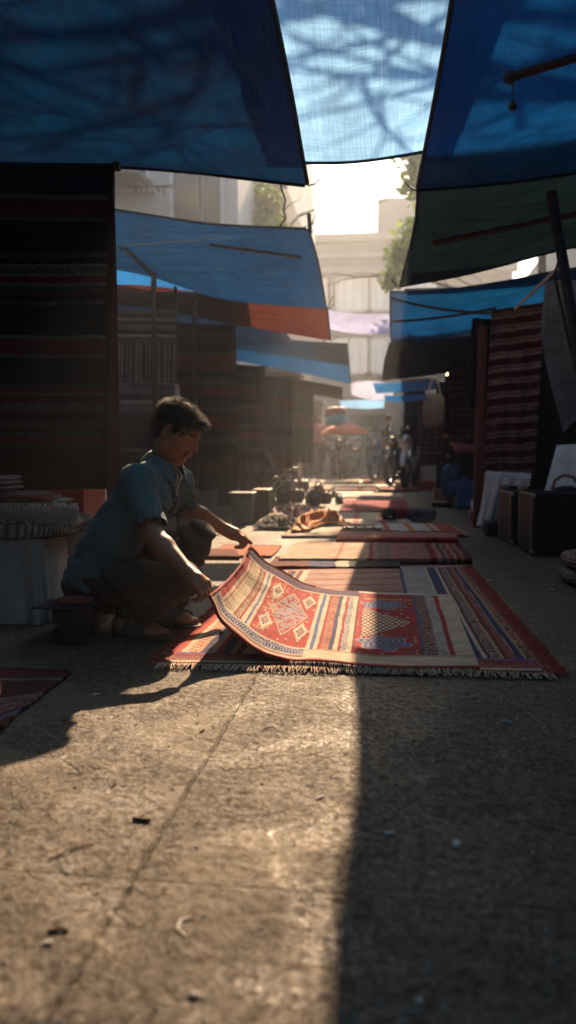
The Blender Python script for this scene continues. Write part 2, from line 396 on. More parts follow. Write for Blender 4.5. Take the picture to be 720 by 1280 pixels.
M['cord'] = mat('pale_cord', (.5, .45, .38), .8)
M['black_plastic'] = mat('black_plastic', (.016, .026, .055), .38, .3, 12, .05, 90)
M['grey_cover'] = mat('grey_canvas_cover', (.34, .33, .32), .8, .3, 5, .25, 90)
M['white_cover'] = mat('white_canvas_cover', (.75, .72, .68), .8, .25, 5, .2, 90)
M['red_plastic'] = mat('red_plastic', (.30, .02, .02), .45, .3, 6, .05)
M['blue_plastic'] = mat('blue_plastic', (.02, .10, .28), .4, .25, 6, .05)
M['slate_plastic'] = mat('slate_plastic', (.13, .17, .19), .5, .25, 6, .05)
M['cardboard'] = mat('cardboard', (.30, .19, .10), .85, .25, 8)
M['case'] = mat('black_case_shell', (.012, .011, .012), .5, .3, 30, .3, 200)
M['metal_edge'] = mat('dull_metal_edge', (.30, .28, .26), .38, .2, 30, .1, metal=.9)
M['chrome'] = mat('chrome', (.6, .6, .6), .2, .1, 10, 0, metal=1)
M['plaster'] = mat('white_plaster', (.62, .62, .60), .9, .2, .6, .15, 6)
M['plaster_grey'] = mat('grey_plaster', (.17, .175, .18), .9, .25, .4, .15, 6)
M['trim'] = mat('grey_trim', (.24, .24, .235), .85, .2, 2)
M['winframe'] = mat('window_frame', (.7, .7, .68), .5, .1)
M['glass'] = mat('dark_glass', (.05, .10, .11), .08, .2, 1, 0, spec=.8)
M['leaf'] = None
M['bark'] = mat('bark', (.09, .065, .045), .9, .4, 14, .6, 40, stretch=(1, 1, .3), bdist=.02)
M['rubber'] = mat('rubber', (.02, .02, .02), .8)
M['wallfence'] = mat('dark_corrugated_wall', (.06, .05, .045), .7, .4, 2, .2, 30)
M['paper'] = mat('pale_litter', (.65, .62, .58), .7, .2, 60)
M['stone'] = mat('pebble', (.42, .38, .33), .45, .6, 60)  # pale tone brightened so the pebbles stand in for glints
M['lamp'] = None
def leaf_mat():
    m, nt, out = newmat('leaf'); oi = N(nt, 'ShaderNodeNewGeometry')
    r = N(nt, 'ShaderNodeValToRGB'); r.color_ramp.elements[0].color = (.05, .10, .015, 1); r.color_ramp.elements[1].color = (.14, .20, .03, 1)
    nt.links.new(oi.outputs['Random Per Island'], r.inputs[0])
    b = N(nt, 'ShaderNodeBsdfPrincipled', Roughness=.5); t = N(nt, 'ShaderNodeBsdfTranslucent'); mx = N(nt, 'ShaderNodeMixShader'); mx.inputs[0].default_value = .5
    nt.links.new(r.outputs[0], b.inputs['Base Color']); sc = N(nt, 'ShaderNodeVectorMath', operation='SCALE'); sc.inputs['Scale'].default_value = 2.0
    nt.links.new(r.outputs[0], sc.inputs[0]); nt.links.new(sc.outputs[0], t.inputs[0])
    nt.links.new(b.outputs[0], mx.inputs[1]); nt.links.new(t.outputs[0], mx.inputs[2]); nt.links.new(mx.outputs[0], out.inputs[0]); return m
M['leaf'] = leaf_mat()
def lamp_mat():
    m, nt, out = newmat('lit_bulb'); e = N(nt, 'ShaderNodeEmission', Strength=3.0); e.inputs[0].default_value = (1, .8, .35, 1); nt.links.new(e.outputs[0], out.inputs[0]); return m
M['lamp'] = lamp_mat()
# ================================================================== SETTING
sc = bpy.context.scene
def ground():
    bm = bmesh.new(); bmesh.ops.create_grid(bm, x_segments=60, y_segments=60, size=150)
    me = bpy.data.meshes.new('ground'); bm.to_mesh(me); bm.free()
    tag(link_mesh('ground', me, M['ground'], smooth=False), kind='structure')
ground()
def stripe(t, spec):
    ends = np.array([e for e, _ in spec]); cols = np.array([c for _, c in spec])
    return cols[np.clip(np.searchsorted(ends, t), 0, len(ends)-1)]
def wob(s, t, a=.004, f=9): return a*(vn(s*f+3, t*f+5)-.5)*2
def mixc(a, b, m):
    m = np.asarray(m, float)[..., None]; return a*(1-m)+np.array(b)*m
RED = (.34, .016, .024); ORA = (.46, .08, .035); CREAM = (.56, .48, .36); NAVY = (.022, .032, .12); MAR = (.13, .014, .016); PINK = (.42, .16, .14)
BLK = (.012, .010, .012); TAN = (.40, .27, .17); WHT = (.7, .66, .6); GRY = (.2, .19, .19); BLUE = (.07, .12, .30)
def fringe(name, pts, out, length, m, parent, n, jit=.35, clump=1, r=.0024, lift=0.0):
    """tassels hanging from a rug edge; pts = edge polyline, out = outward direction"""
    pts = np.array([list(p) for p in pts]); mb = MB(); out = Vector(out).normalized()
    ts = (np.arange(n)+rng.random(n)*.6)/n; Q = cr(pts, np.clip(ts, 0, 1))
    for q in Q:
        q = Vector(q); L = length*(1-jit*random.random())
        side = out.cross(Vector((0, 0, 1))).normalized()*random.uniform(-.5, .5)*L
        z = max(.002, q.z); a = q-out*.004; b = q+out*L*.5+side*.4; b.z = z*.75+.003+lift*random.random(); c = q+out*L+side; c.z = min(z*.5, .006)+.002+lift*random.random()*.5
        mb.tube([a, b, c], r, 3, r2=r*.7)
    return mb.build(name, m, parent)
M['fr_red'] = mat('red_fringe_yarn', (.36, .035, .025), .9, .3, 90)
M['fr_cream'] = mat('cream_fringe_yarn', (.6, .5, .37), .9, .3, 90)
M['fr_dark'] = mat('dark_fringe_yarn', (.10, .015, .018), .9, .3, 90)
M['hem_dark'] = mat('tarp_hem', (.012, .02, .035), .7)
M['hem_red'] = mat('rug_binding', (.22, .02, .02), .9)

# ---- tarpaulins
def tcol(base, band=None):
    def f(s, t):
        v = .88+.24*fbm(s*5+2, t*3+7)
        c = np.array(base)*v[..., None]
        if band:
            t0, col = band; m = np.clip((t-t0)*60, 0, 1); c = mixc(c, col, m)
        return c
    return f
def tarp(label, rows, mname, col=(1, 1, 1), band=None, ns=70, nt=60, wr=.012, hem=True, freq=6, group='tarpaulins strung over the market lane', seed=0, hemr=.009, edges=('r', 'b')):
    g = ctrl_grid(rows, ns, nt); nrm = grid_normals(g)
    s, t = np.meshgrid(np.linspace(0, 1, ns), np.linspace(0, 1, nt))
    size = np.linalg.norm(g[-1, -1]-g[0, 0])
    w = (fbm(s*freq*1.0+seed*7.1+t*2, t*freq*2.6+seed*3.3, 4)-.5)*2
    rad = fbm(np.arctan2(t-1.02, s-1.02)*9+seed, s*1.5, 3)-.5          # creases pulling to the tied corner
    edge = np.minimum(np.minimum(s, 1-s), np.minimum(t, 1-t)); ef = np.clip(edge*9, 0, 1)
    g = g+nrm*((w*wr*size*ef)+rad*wr*size*.9*np.clip(1.2-np.hypot(s-1, t-1), 0, 1)*ef)[..., None]
    o = grid_mesh('tarpaulin', g, M[mname], None, tcol(col, band)); tag(o, label, 'tarpaulin', group)
    if hem:
        mb = MB()
        for e in edges:
            line = {'r': g[:, -1], 'l': g[:, 0], 'b': g[-1], 't': g[0]}[e]
            mb.tube([Vector(p) for p in line[::2]], hemr, 6)
        mb.build('hem', M['hem_dark'], o, smooth=True)
        for (ci, cj, di) in ((-1, -1, (.06, .05, .05)), (0, -1, (.05, 0, .10)), (-1, 0, (-.06, .05, .06))):
            p = Vector(g[ci, cj])
            if p.y > 0: MB().tube([p, p+Vector(di)*.5+Vector((0, 0, -.012)), p+Vector(di)], .004, 5).build('tie_cord', M['rope'], o)
    return o
M['tarp_navy'] = tarp_mat('navy_tarp', (.010, .055, .14), (.004, .034, .105), .3, crease=.9)
M['tarp_blue'] = tarp_mat('blue_tarp', (.04, .20, .48), (.02, .20, .54), .5, crease=.9)
M['tarp_pale'] = tarp_mat('pale_blue_tarp', (.10, .30, .62), (.24, .50, .86), .8, crease=.6)
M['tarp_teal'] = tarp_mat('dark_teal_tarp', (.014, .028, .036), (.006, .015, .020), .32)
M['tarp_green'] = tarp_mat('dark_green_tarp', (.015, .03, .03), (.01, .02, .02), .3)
M['tarp_red'] = tarp_mat('brick_red_tarp', (.11, .032, .028), (.10, .027, .022), .4)
M['tarp_white'] = tarp_mat('white_violet_tarp', (.5, .52, .7), (.5, .55, .85), .6)
M['plastic'] = tarp_mat('milky_plastic', (.16, .18, .2), (.22, .26, .3), .5, crease=1)

tarp('dark navy blue tarpaulin hanging low over the top left corner, nearest of all',
     [[(-4.2, -3, 2.9), (-2.8, -3, 2.8), (-1.6, -3, 2.75), (-.5, -3, 2.8)],
      [(-4.1, .5, 2.7), (-2.7, .5, 2.45), (-1.5, .5, 2.4), (-.47, .5, 2.62)],
      [(-3.9, 2.6, 2.45), (-2.5, 2.6, 2.2), (-1.4, 2.7, 2.1), P(340, 0, 2.95)],
      [P(-420, 195, 4.1), P(-60, 201, 4.15), P(190, 211, 4.2), P(385, 232, 4.2)]], 'tarp_navy', seed=1, ns=160, nt=150, wr=.011, freq=7, hemr=.011)
tarp('large unseen dark tarpaulin added over the lane behind the viewer to cut skylight', [[(-4.2, -9, 3.2), (0, -9, 3.0), (4.2, -9, 3.2)], [(-4.2, -3.05, 2.95), (0, -3.05, 3.0), (4.2, -3.05, 2.95)]], 'tarp_navy', seed=31, ns=40, nt=30, hem=False)  # out of view, added to darken the ambient under the tarps
tarp('pale translucent blue tarpaulin glowing in the sun at the top centre',
     [[(-.62, -3, 2.95), (-.1, -3, 2.9), (.42, -3, 2.95)],
      [(-.62, 1, 2.75), (-.1, 1, 2.68), (.42, 1, 2.72)],
      [(-.62, 2.8, 2.6), (-.1, 2.8, 2.48), (.42, 2.8, 2.55)],
      [P(338, 203, 4.08), P(445, 202, 4.08), P(562, 184, 4.08)]], 'tarp_pale', seed=2, ns=110, nt=120, wr=.007, freq=4)
tarp('deep blue tarpaulin with a black border band at the top right corner',
     [[(.22, -3, 2.55), (1.5, -3, 2.5), (2.8, -3, 2.6), (4.2, -3, 2.9)],
      [(.21, .8, 2.32), (1.5, .8, 2.2), (2.8, .8, 2.4), (4.2, .8, 2.7)],
      [P(566, -5, 2.65), (1.1, 2.65, 2.12), (2.2, 2.65, 2.25), (4.0, 2.65, 2.5)],
      [P(521, 238, 4.3), P(640, 228, 4.3), P(780, 205, 4.3), P(1100, 140, 4.4)]], 'tarp_blue', (.17, .26, .34), (.9, (.035, .03, .04)), seed=3, ns=130, nt=130, wr=.009, edges=('l', 'b'))
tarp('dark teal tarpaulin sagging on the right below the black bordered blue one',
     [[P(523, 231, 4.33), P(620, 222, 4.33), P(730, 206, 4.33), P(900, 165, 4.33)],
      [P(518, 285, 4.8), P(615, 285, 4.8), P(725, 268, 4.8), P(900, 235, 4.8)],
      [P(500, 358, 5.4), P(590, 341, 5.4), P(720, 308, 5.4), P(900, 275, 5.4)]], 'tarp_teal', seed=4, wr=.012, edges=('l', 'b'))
tarp('unseen narrow blue tarpaulin strip added high up to block the sun above the gap between the teal and bright blue ones',
     [[(.18, 6.45, 2.62), (1.6, 6.45, 2.62), (3.2, 6.45, 2.7), (4.15, 6.45, 2.7)], [(.15, 7.95, 2.62), (1.6, 7.95, 2.6), (3.2, 7.95, 2.6), (4.15, 7.95, 2.65)]], 'tarp_navy', seed=21, ns=40, nt=20, hem=False)  # hidden sheet added to stop sun reaching the ground on the right
tarp('unseen high blue tarpaulin added to keep the sun off the far right stalls',
     [[(.12, 9.6, 2.6), (1.6, 9.6, 2.6), (3.2, 9.6, 2.6), (4.15, 9.6, 2.6)], [(.3, 20, 2.7), (1.6, 20, 2.7), (3.2, 20, 2.7), (4.15, 20, 2.7)]], 'tarp_navy', seed=22, ns=40, nt=40, hem=False)  # hidden sheet added to keep a sun patch off the far right ground
tarp('unseen dark tarpaulin added above the left stalls to shape the sunbeam',
     [[(-4.2, 7.2, 2.2), (-2, 7.2, 2.15), (-1.3, 7.2, 2.15)], [(-4.2, 11.5, 2.3), (-2, 11.5, 2.25), (-1.4, 11.5, 2.25)]], 'tarp_navy', seed=23, ns=30, nt=20, hem=False)  # hidden blocker added so that the sun enters as a shaft
tarp('bright blue tarpaulin on the right above the striped maroon hanging rug',
     [[P(488, 365, 7), P(560, 362, 7), P(640, 350, 7), P(700, 338, 7), P(800, 325, 7)],
      [P(488, 400, 7.8), P(560, 398, 7.8), P(640, 388, 7.8), P(700, 378, 7.8), P(800, 368, 7.8)],
      [P(489, 430, 8.6), P(560, 422, 8.6), P(640, 405, 8.6), P(700, 395, 8.6), P(800, 380, 8.6)]], 'tarp_blue', (.22, .34, .40), (.86, (.08, .09, .1)), seed=5, wr=.006, edges=('l', 't'))
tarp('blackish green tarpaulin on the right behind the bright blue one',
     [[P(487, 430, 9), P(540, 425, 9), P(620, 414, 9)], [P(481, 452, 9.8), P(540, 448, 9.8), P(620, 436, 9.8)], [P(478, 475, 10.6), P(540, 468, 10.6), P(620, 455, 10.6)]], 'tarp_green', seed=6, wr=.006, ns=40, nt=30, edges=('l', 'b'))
tarp('blue tarpaulin on the left with a long sloping edge above the brick red one',
     [[P(20, 246, 5.8), P(143, 262, 5.7), P(265, 280, 5.6), P(386, 286, 5.5)],
      [P(20, 300, 6.3), P(150, 322, 6.3), P(280, 330, 6.2), P(399, 335, 6.2)],
      [P(20, 330, 7), P(160, 340, 7), P(280, 374, 7), P(408, 386, 7)]], 'tarp_blue', (.14, .2, .24), seed=7, ns=110, nt=80, wr=.011, edges=('r', 't'))
tarp('plain blue tarpaulin sheet hanging behind the left poles',
     [[P(60, 300, 8), P(140, 305, 8), P(235, 335, 8)], [P(60, 368, 8.3), P(140, 372, 8.3), P(235, 366, 8.3)]], 'tarp_blue', (.7, .8, .9), seed=17, wr=.006, ns=40, nt=30, hem=False)
tarp('brick red tarpaulin under the left blue one',
     [[P(60, 362, 7.3), P(170, 356, 7.3), P(290, 372, 7.3), P(409, 385, 7.2)],
      [P(60, 380, 7.9), P(170, 382, 7.8), P(290, 405, 7.7), P(413, 426, 7.6)]], 'tarp_red', seed=8, wr=.006, ns=60, nt=30, edges=('r',))
tarp('grey blue tarpaulin on the left with a bright blue lower strip',
     [[P(285, 409, 11.2), P(360, 424, 11.2), P(434, 429, 11.2)], [P(288, 432, 12), P(360, 441, 12), P(436, 452, 12)], [P(290, 450, 13), P(365, 464, 13), P(439, 480, 13)]], 'tarp_blue', (.14, .13, .13), (.6, (.35, .42, .45)), seed=9, wr=.006, ns=50, nt=40, edges=('r',))
tarp('white and violet tarpaulin spanning the lane in the middle distance',
     [[P(402, 386, 12), P(445, 392, 12), P(492, 392, 12)], [P(408, 411, 13), P(445, 417, 13), P(492, 417, 13)]], 'tarp_white', seed=10, wr=.012, ns=40, nt=24, hem=False)
tarp('small bright blue awning on the right far down the lane',
     [[P(466, 479, 14), P(505, 478, 14), P(545, 474, 14)], [P(470, 492, 15), P(505, 490, 15), P(545, 487, 15)]], 'tarp_blue', (1, 1, 1), seed=11, wr=.006, ns=30, nt=16, hem=False)
tarp('lower blue awning on the right just behind the far bright blue one',
     [[P(480, 494, 16), P(505, 494, 16), P(540, 491, 16)], [P(482, 502, 17), P(505, 502, 17), P(540, 500, 17)]], 'tarp_blue', (.8, .9, 1), seed=12, wr=.006, ns=30, nt=16, hem=False)
tarp('whitish awning crossing the lane above the far crowd',
     [[P(438, 478, 18), P(465, 476, 18), P(490, 480, 18)], [P(440, 494, 19), P(465, 500, 19), P(492, 498, 19)]], 'tarp_white', (.9, .9, .85), seed=13, wr=.01, ns=30, nt=16, hem=False)
tarp('pale blue low awning over the far end of the lane',
     [[P(424, 501, 20), P(455, 500, 20), P(481, 500, 20)], [P(427, 509, 21), P(455, 511, 21), P(480, 510, 21)]], 'tarp_pale', seed=14, wr=.006, ns=30, nt=16, hem=False)
tarp('brown awning over the far left stalls',
     [[P(330, 470, 12), P(385, 476, 12), P(428, 484, 12)], [P(330, 486, 13), P(385, 492, 13), P(428, 500, 13)]], 'tarp_red', (.35, .6, .7), seed=15, wr=.006, ns=30, nt=16, hem=False)

# ---- buildings
M['pale_pane'] = mat('painted_reflection_pane', (.8, .85, .88), .35, .15, 1, 0)  # whitish reflection put into the base colour of the panes
def building(label, x0, x1, y0, y1, h, mwall, wins=(), trims=(), side_wins=(), tower=None):
    r = empty('building', ((x0+x1)/2, y0, 0), label, 'building')
    MB().box(((x0+x1)/2, (y0+y1)/2, h/2-.01), (x1-x0, y1-y0, h+.02)).build('wall', M[mwall], r)
    for (z, th, dp) in trims:
        MB().box(((x0+x1)/2, y0-dp/2+.002, z), (x1-x0+.3, dp, th), bev=.02).build('cornice', M['trim'], r)
    for (xc, zc, w, hh, n) in wins:
        f = MB(); t = .07
        f.box((xc, y0-.03, zc+hh/2-t/2), (w, .1, t)); f.box((xc, y0-.03, zc-hh/2+t/2), (w, .1, t))
        for k in range(n+1): f.box((xc-w/2+t/2+k*(w-t)/n, y0-.03, zc), (t, .098, hh-2*t-.004))
        fo = f.build('window', M['winframe'], r)
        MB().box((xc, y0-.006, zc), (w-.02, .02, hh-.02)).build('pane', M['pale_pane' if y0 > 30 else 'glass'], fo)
        MB().box((xc, y0-.09, zc-hh/2-.05), (w+.2, .2, .07)).build('sill', M['plaster'], fo)
    for (yc, zc, w, hh, n, xs, sg) in side_wins:
        f = MB(); t = .07
        for zz in (zc+hh/2-t/2, zc-hh/2+t/2): f.box((xs+sg*.03, yc, zz), (.1, w, t))
        for k in range(n+1): f.box((xs+sg*.03, yc-w/2+t/2+k*(w-t)/n, zc), (.098, t, hh-2*t-.004))
        fo = f.build('window', M['winframe'], r)
        MB().box((xs+sg*.006, yc, zc), (.02, w-.02, hh-.02)).build('pane', M['glass'], fo)
    if tower:
        MB().box(*tower, bev=.1).build('roof_tower', M['plaster_grey'], r)
    return r
# left white house: front at Y 15
def bx(u, Y): return P(u, 400, Y).x
def bz(v, Y): return P(360, v, Y).z
YL = 15.0
b = building('white plastered house with green tinted windows seen above the left blue tarpaulin', -11, bx(298, YL), YL, 30, 10.5, 'plaster',
         wins=[(bx(235, YL), bz(243, YL), .62, 1.4, 1), (bx(266, YL), bz(240, YL), .5, 1.5, 1), (bx(165, YL), bz(205, YL), .8, .7, 2), (bx(120, YL), bz(240, YL), .7, 1.4, 2), (bx(60, YL), bz(240, YL), .7, 1.4, 2)],
         trims=[(bz(247, YL)-1.2, .2, .25)])
mb = MB()
mb.box((bx(152, YL), YL-.5, bz(226, YL)), (1.3, 1.0, .14)); mb.build('balcony_slab', M['trim'], b)
mb = MB()
for k in range(6): mb.tube([P(168+k*7, 233, YL-.6), P(171+k*7, 240+4*(k % 2), YL-.6)], .02, 5)
mb.tube([P(160, 234, YL-.6), P(216, 233, YL-.6)], .025, 5); mb.build('drying_rack', M['steel'], b)
b2 = building('grey gabled house between the white house and the lane', bx(300, 19), bx(352, 19), 19, 30, bz(218, 19), 'plaster_grey',
          wins=[(bx(322, 19), bz(262, 19), .5, .8, 1)], trims=[(bz(232, 19), .15, .2)])
YB = 38.0
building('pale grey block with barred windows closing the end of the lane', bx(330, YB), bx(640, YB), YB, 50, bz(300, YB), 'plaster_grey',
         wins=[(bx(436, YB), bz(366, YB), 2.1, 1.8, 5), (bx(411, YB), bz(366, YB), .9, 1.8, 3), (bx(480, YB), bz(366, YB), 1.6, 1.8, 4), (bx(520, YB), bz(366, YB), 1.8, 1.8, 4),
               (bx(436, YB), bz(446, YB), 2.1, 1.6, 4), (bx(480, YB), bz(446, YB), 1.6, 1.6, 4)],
         trims=[(bz(302, YB), .35, .5), (bz(324, YB), .2, .4), (bz(344, YB), .35, .6), (bz(405, YB), .3, .4)],
         tower=((bx(514, YB+3), YB+3, bz(285, YB+3)), (3.4, 3, 1.7)))
YR = 9.0
building('long pale shop house running behind the right hand stalls', 4.2, 12, YR-2, 36, 6.3, 'plaster',
         side_wins=[(y, 3.9, 1.4, 1.3, 2, 4.2, -1) for y in (8.6, 11.6, 14.6, 17.6, 21, 25)], trims=[])
building('unseen grey building added beside the viewer behind the left stalls to cut skylight', -12, -4.6, -8.9, 9.5, 7.5, 'trim', side_wins=[(y, 3.9, 1.4, 1.3, 2, -4.6, 1) for y in (-5, -2, 1, 4)])  # added out of view to lower the ambient light
building('unseen grey building added beside the viewer behind the right stalls to cut skylight', 4.3, 12, -8.9, 6.9, 7.5, 'trim', side_wins=[(y, 3.9, 1.4, 1.3, 2, 4.3, -1) for y in (-5, -2, 1, 4)])  # likewise added out of frame against skylight from the side
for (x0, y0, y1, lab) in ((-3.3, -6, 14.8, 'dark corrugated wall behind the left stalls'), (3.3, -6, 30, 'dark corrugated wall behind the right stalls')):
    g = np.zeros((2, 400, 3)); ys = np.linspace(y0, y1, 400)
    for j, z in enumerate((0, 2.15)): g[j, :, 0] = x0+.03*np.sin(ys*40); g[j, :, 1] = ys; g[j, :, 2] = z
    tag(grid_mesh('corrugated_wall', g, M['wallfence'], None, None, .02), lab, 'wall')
building('unseen dark shop front added across the lane behind the viewer to deepen the shade', -9, 9, -16, -9, 9, 'trim', wins=[(-3, 4, 1.2, 1.4, 2), (0, 4, 1.2, 1.4, 2), (3, 4, 1.2, 1.4, 2)])  # added behind the camera to make the shade deeper

# ---- trees
def tree(label, base, height, limbs, clusters, trunk_r=.12, leaf=.05, group='street trees beside the lane'):
    r = empty('tree', base, label, 'tree', group)
    mb = MB(); b = Vector(base)
    mb.tube([b, b+Vector((.05, .03, height*.35)), b+Vector((-.04, .08, height*.7)), b+Vector((.03, .1, height))], trunk_r, 10, r2=trunk_r*.45)
    for pts, r0 in limbs: mb.tube(pts, r0, 7, r2=r0*.25)
    mb.build('trunk', M['bark'], r, smooth=True)
    V = []; Fc = []
    for (c, rad, n, lf) in clusters:
        for _ in range(n):
            d = Vector((random.gauss(0, 1), random.gauss(0, 1), random.gauss(0, 1))).normalized()*(random.random()**.45)
            p = Vector(c)+Vector((d.x*rad[0], d.y*rad[1], d.z*rad[2]))
            a = Vector((random.gauss(0, 1), random.gauss(0, 1), random.gauss(0, .6))).normalized(); w = a.orthogonal().normalized()*lf*random.uniform(.3, .5); a = a*lf*random.uniform(.7, 1.2)
            i = len(V); V += [p, p+a*.5+w, p+a, p+a*.5-w]; Fc.append((i, i+1, i+2, i+3))
    Minv = rel(r); me = bpy.data.meshes.new('crown'); me.from_pydata([Minv@v for v in V], [], Fc); link_mesh('crown', me, M['leaf'], r, smooth=False)
    return r
def branchy(p0, d, L, r, depth, out):
    pts = [p0]; dd = Vector(d).normalized()
    for k in range(4):
        dd = (dd+Vector((random.gauss(0, .22), random.gauss(0, .22), random.gauss(0, .10)))).normalized(); pts.append(pts[-1]+dd*L/4)
    out.append((pts, r))
    if depth:
        for k in (1, 2, 3, 4):
            side = dd.cross(Vector((0, 0, 1))).normalized()*(1 if (k+depth) % 2 else -1)
            branchy(pts[k], dd*.6+side*random.uniform(.5, 1.0)+Vector((0, 0, random.uniform(-.1, .2))), L*.55, r*.5, depth-1, out)
limbs = []
tb = Vector((2.4, 7.2, 0))
branchy(Vector((2.4, 7.2, 4.35)), (-1, -.30, .06), 2.9, .085, 3, limbs)
branchy(Vector((2.4, 7.2, 4.5)), (-1, -.62, .02), 3.1, .06, 3, limbs)
branchy(Vector((2.4, 7.2, 4.6)), (-.7, -.8, .10), 2.6, .07, 2, limbs)
tree('branching tree rising behind the right stalls and shading the pale tarpaulin', tb, 5.2, limbs,
     [((2.6, 7.3, 5.3), (.6, .6, .5), 240, .12), ((1.1, 6.2, 4.75), (.6, .5, .12), 120, .10), ((.3, 5.8, 4.75), (.5, .4, .10), 60, .09)])
tb = Vector((2.9, 16.5, 0)); limbs = []
branchy(Vector((2.9, 16.5, 4.6)), (-1, -.2, .4), 2.6, .07, 2, limbs); branchy(Vector((2.9, 16.5, 3.6)), (-1, -.1, .15), 2.8, .06, 2, limbs)
tree('leafy tree with yellow green leaves peeping into the sky gap from the right', tb, 7.2, limbs,
     [(P(522, 205, 16), (.22, .3, .35), 110, .20), (P(513, 232, 16), (.16, .25, .4), 90, .20), (P(520, 190, 16), (.5, .5, .3), 160, .2), (P(500, 325, 16), (.28, .3, .4), 190, .17), (P(488, 352, 16), (.18, .3, .2), 90, .17), (P(520, 300, 16), (.4, .4, .5), 260, .18), ((2.6, 16.4, 6.8), (1.3, 1.2, .9), 900, .2)])
lb = P(330, 565, 17); lb.z = 0
lim2 = []; branchy(Vector((lb.x, lb.y, 4.2)), (.4, -.3, .6), 1.6, .06, 2, lim2); branchy(Vector((lb.x, lb.y, 4.0)), (-.4, .3, .7), 1.6, .06, 2, lim2)
tree('yellow green tree in front of the grey gabled house on the left', lb, 5.2, lim2,
     [(P(318, 240, 17), (.35, .3, .35), 260, .16), (P(336, 258, 17), (.3, .3, .4), 260, .16), (P(322, 275, 17), (.5, .4, .4), 240, .16), (P(330, 300, 17), (.6, .5, .6), 400, .16)])
# ---- poles, ropes
def thing_tube(name, label, cat, pts, r, m, n=10, group=None):
    mb = MB(); mb.tube(pts, r, n); return tag(mb.build(name, M[m], None, smooth=True), label, cat, group)
g_ = 'poles holding up the tarpaulins'
thing_tube('pole', 'dark leaning pole at the right edge of the picture', 'pole', [P(689, 240, 4.35), P(772, 735, 4.2)], .028, 'steel', group=g_)
thing_tube('pole', 'thin upright pole in front of the grey striped hanging rug on the left', 'pole', [P(192, 340, 5.9), Vector((P(192, 340, 5.9).x, 5.9, 0))], .02, 'steel', group=g_)
thing_tube('pole', 'upright pole at the left end of the brick red tarpaulin', 'pole', [P(219, 358, 6.7), Vector((P(219, 358, 6.7).x, 6.7, 0))], .014, 'steel', group=g_)
thing_tube('pole', 'short clamp ended pole under the brick red tarpaulin', 'pole', [P(243, 376, 7.1), Vector((P(243, 376, 7.1).x, 7.1, 0))], .022, 'steel', group=g_)
thing_tube('pole', 'dark pole whose tip stands above the corner of the left blue tarpaulin', 'pole', [P(386, 267, 5.55), P(388, 292, 5.55)], .014, 'steel', group=g_)
thing_tube('pole', 'slanting dark prop under the left blue tarpaulin', 'pole', [P(150, 305, 6.15), P(193, 345, 5.95)], .018, 'steel', group=g_)
thing_tube('pole', 'dark rod lying along the underside of the left blue tarpaulin', 'pole', [P(262, 306, 5.85), P(376, 322, 5.85)], .013, 'rust', group=g_)
thing_tube('pole', 'brown rod running along under the dark teal tarpaulin', 'pole', [P(541, 304, 4.75), P(700, 272, 4.72), P(860, 240, 4.7)], .016, 'rust', group=g_)
o = thing_tube('beam', 'rusty horizontal bar sticking out at the top right', 'bar', [P(636, 97, 2.55), P(720, 72, 2.5), P(900, 20, 2.4)], .013, 'rust')
MB().ball(P(637, 97, 2.55), (.02, .02, .02)).build('end_cap', M['rust'], o, smooth=True)
mb = MB(); mb.tube([P(641, 99, 2.54), P(641, 130, 2.54)], .002, 5); mb.ball(P(641, 133, 2.54), (.013, .013, .013)); mb.ball(P(641, 127, 2.54), (.006, .006, .006))
tag(mb.build('weight', M['rust'], None, smooth=True), 'small round weight on a string below the rusty bar', 'weight')
def sagline(a, b, sag, n=14):
    a, b = Vector(a), Vector(b); return [a.lerp(b, i/n)-Vector((0, 0, sag*4*(i/n)*(1-i/n))) for i in range(n+1)]
g_ = 'cords and ropes tying the tarpaulins'
thing_tube('cord', 'pale cord stretched beside the large dark hanging rug', 'cord', sagline(P(120, 308, 5.0), P(290, 297, 5.3), .005), .003, 'cord', 5, g_)
thing_tube('wire', 'thin grey wire crossing the white sky', 'wire', sagline(P(335, 297, 10), P(540, 228, 12), .03), .006, 'rope', 5, g_)
thing_tube('rope', 'dark knotted chain dangling from the top left tarpaulin', 'chain', [P(350, 228, 5), P(353, 240, 5), P(357, 250, 5), P(354, 262, 5), P(357, 272, 5), P(350, 283, 5)], .006, 'rope', 5, g_)
thing_tube('rope', 'upper dark rope crossing the right bright blue tarpaulin', 'rope', sagline(P(489, 373, 6.9), P(625, 392, 6.9), .03), .012, 'rope', 5, g_)
thing_tube('rope', 'lower dark rope crossing the right bright blue tarpaulin', 'rope', sagline(P(489, 402, 7.4), P(620, 385, 7.2), .02), .012, 'rope', 5, g_)
thing_tube('strap', 'pale strap running up from the striped maroon rug to the leaning pole', 'strap', [P(644, 386, 6.3), P(694, 338, 5.6)], .012, 'cord', 5, g_)
thing_tube('rope', 'black rope from the dark teal tarpaulin to the plastic sheet', 'rope', [P(700, 320, 5.2), P(693, 345, 5.2), P(712, 430, 5.1), P(722, 470, 5.1)], .009, 'rope', 6, g_)

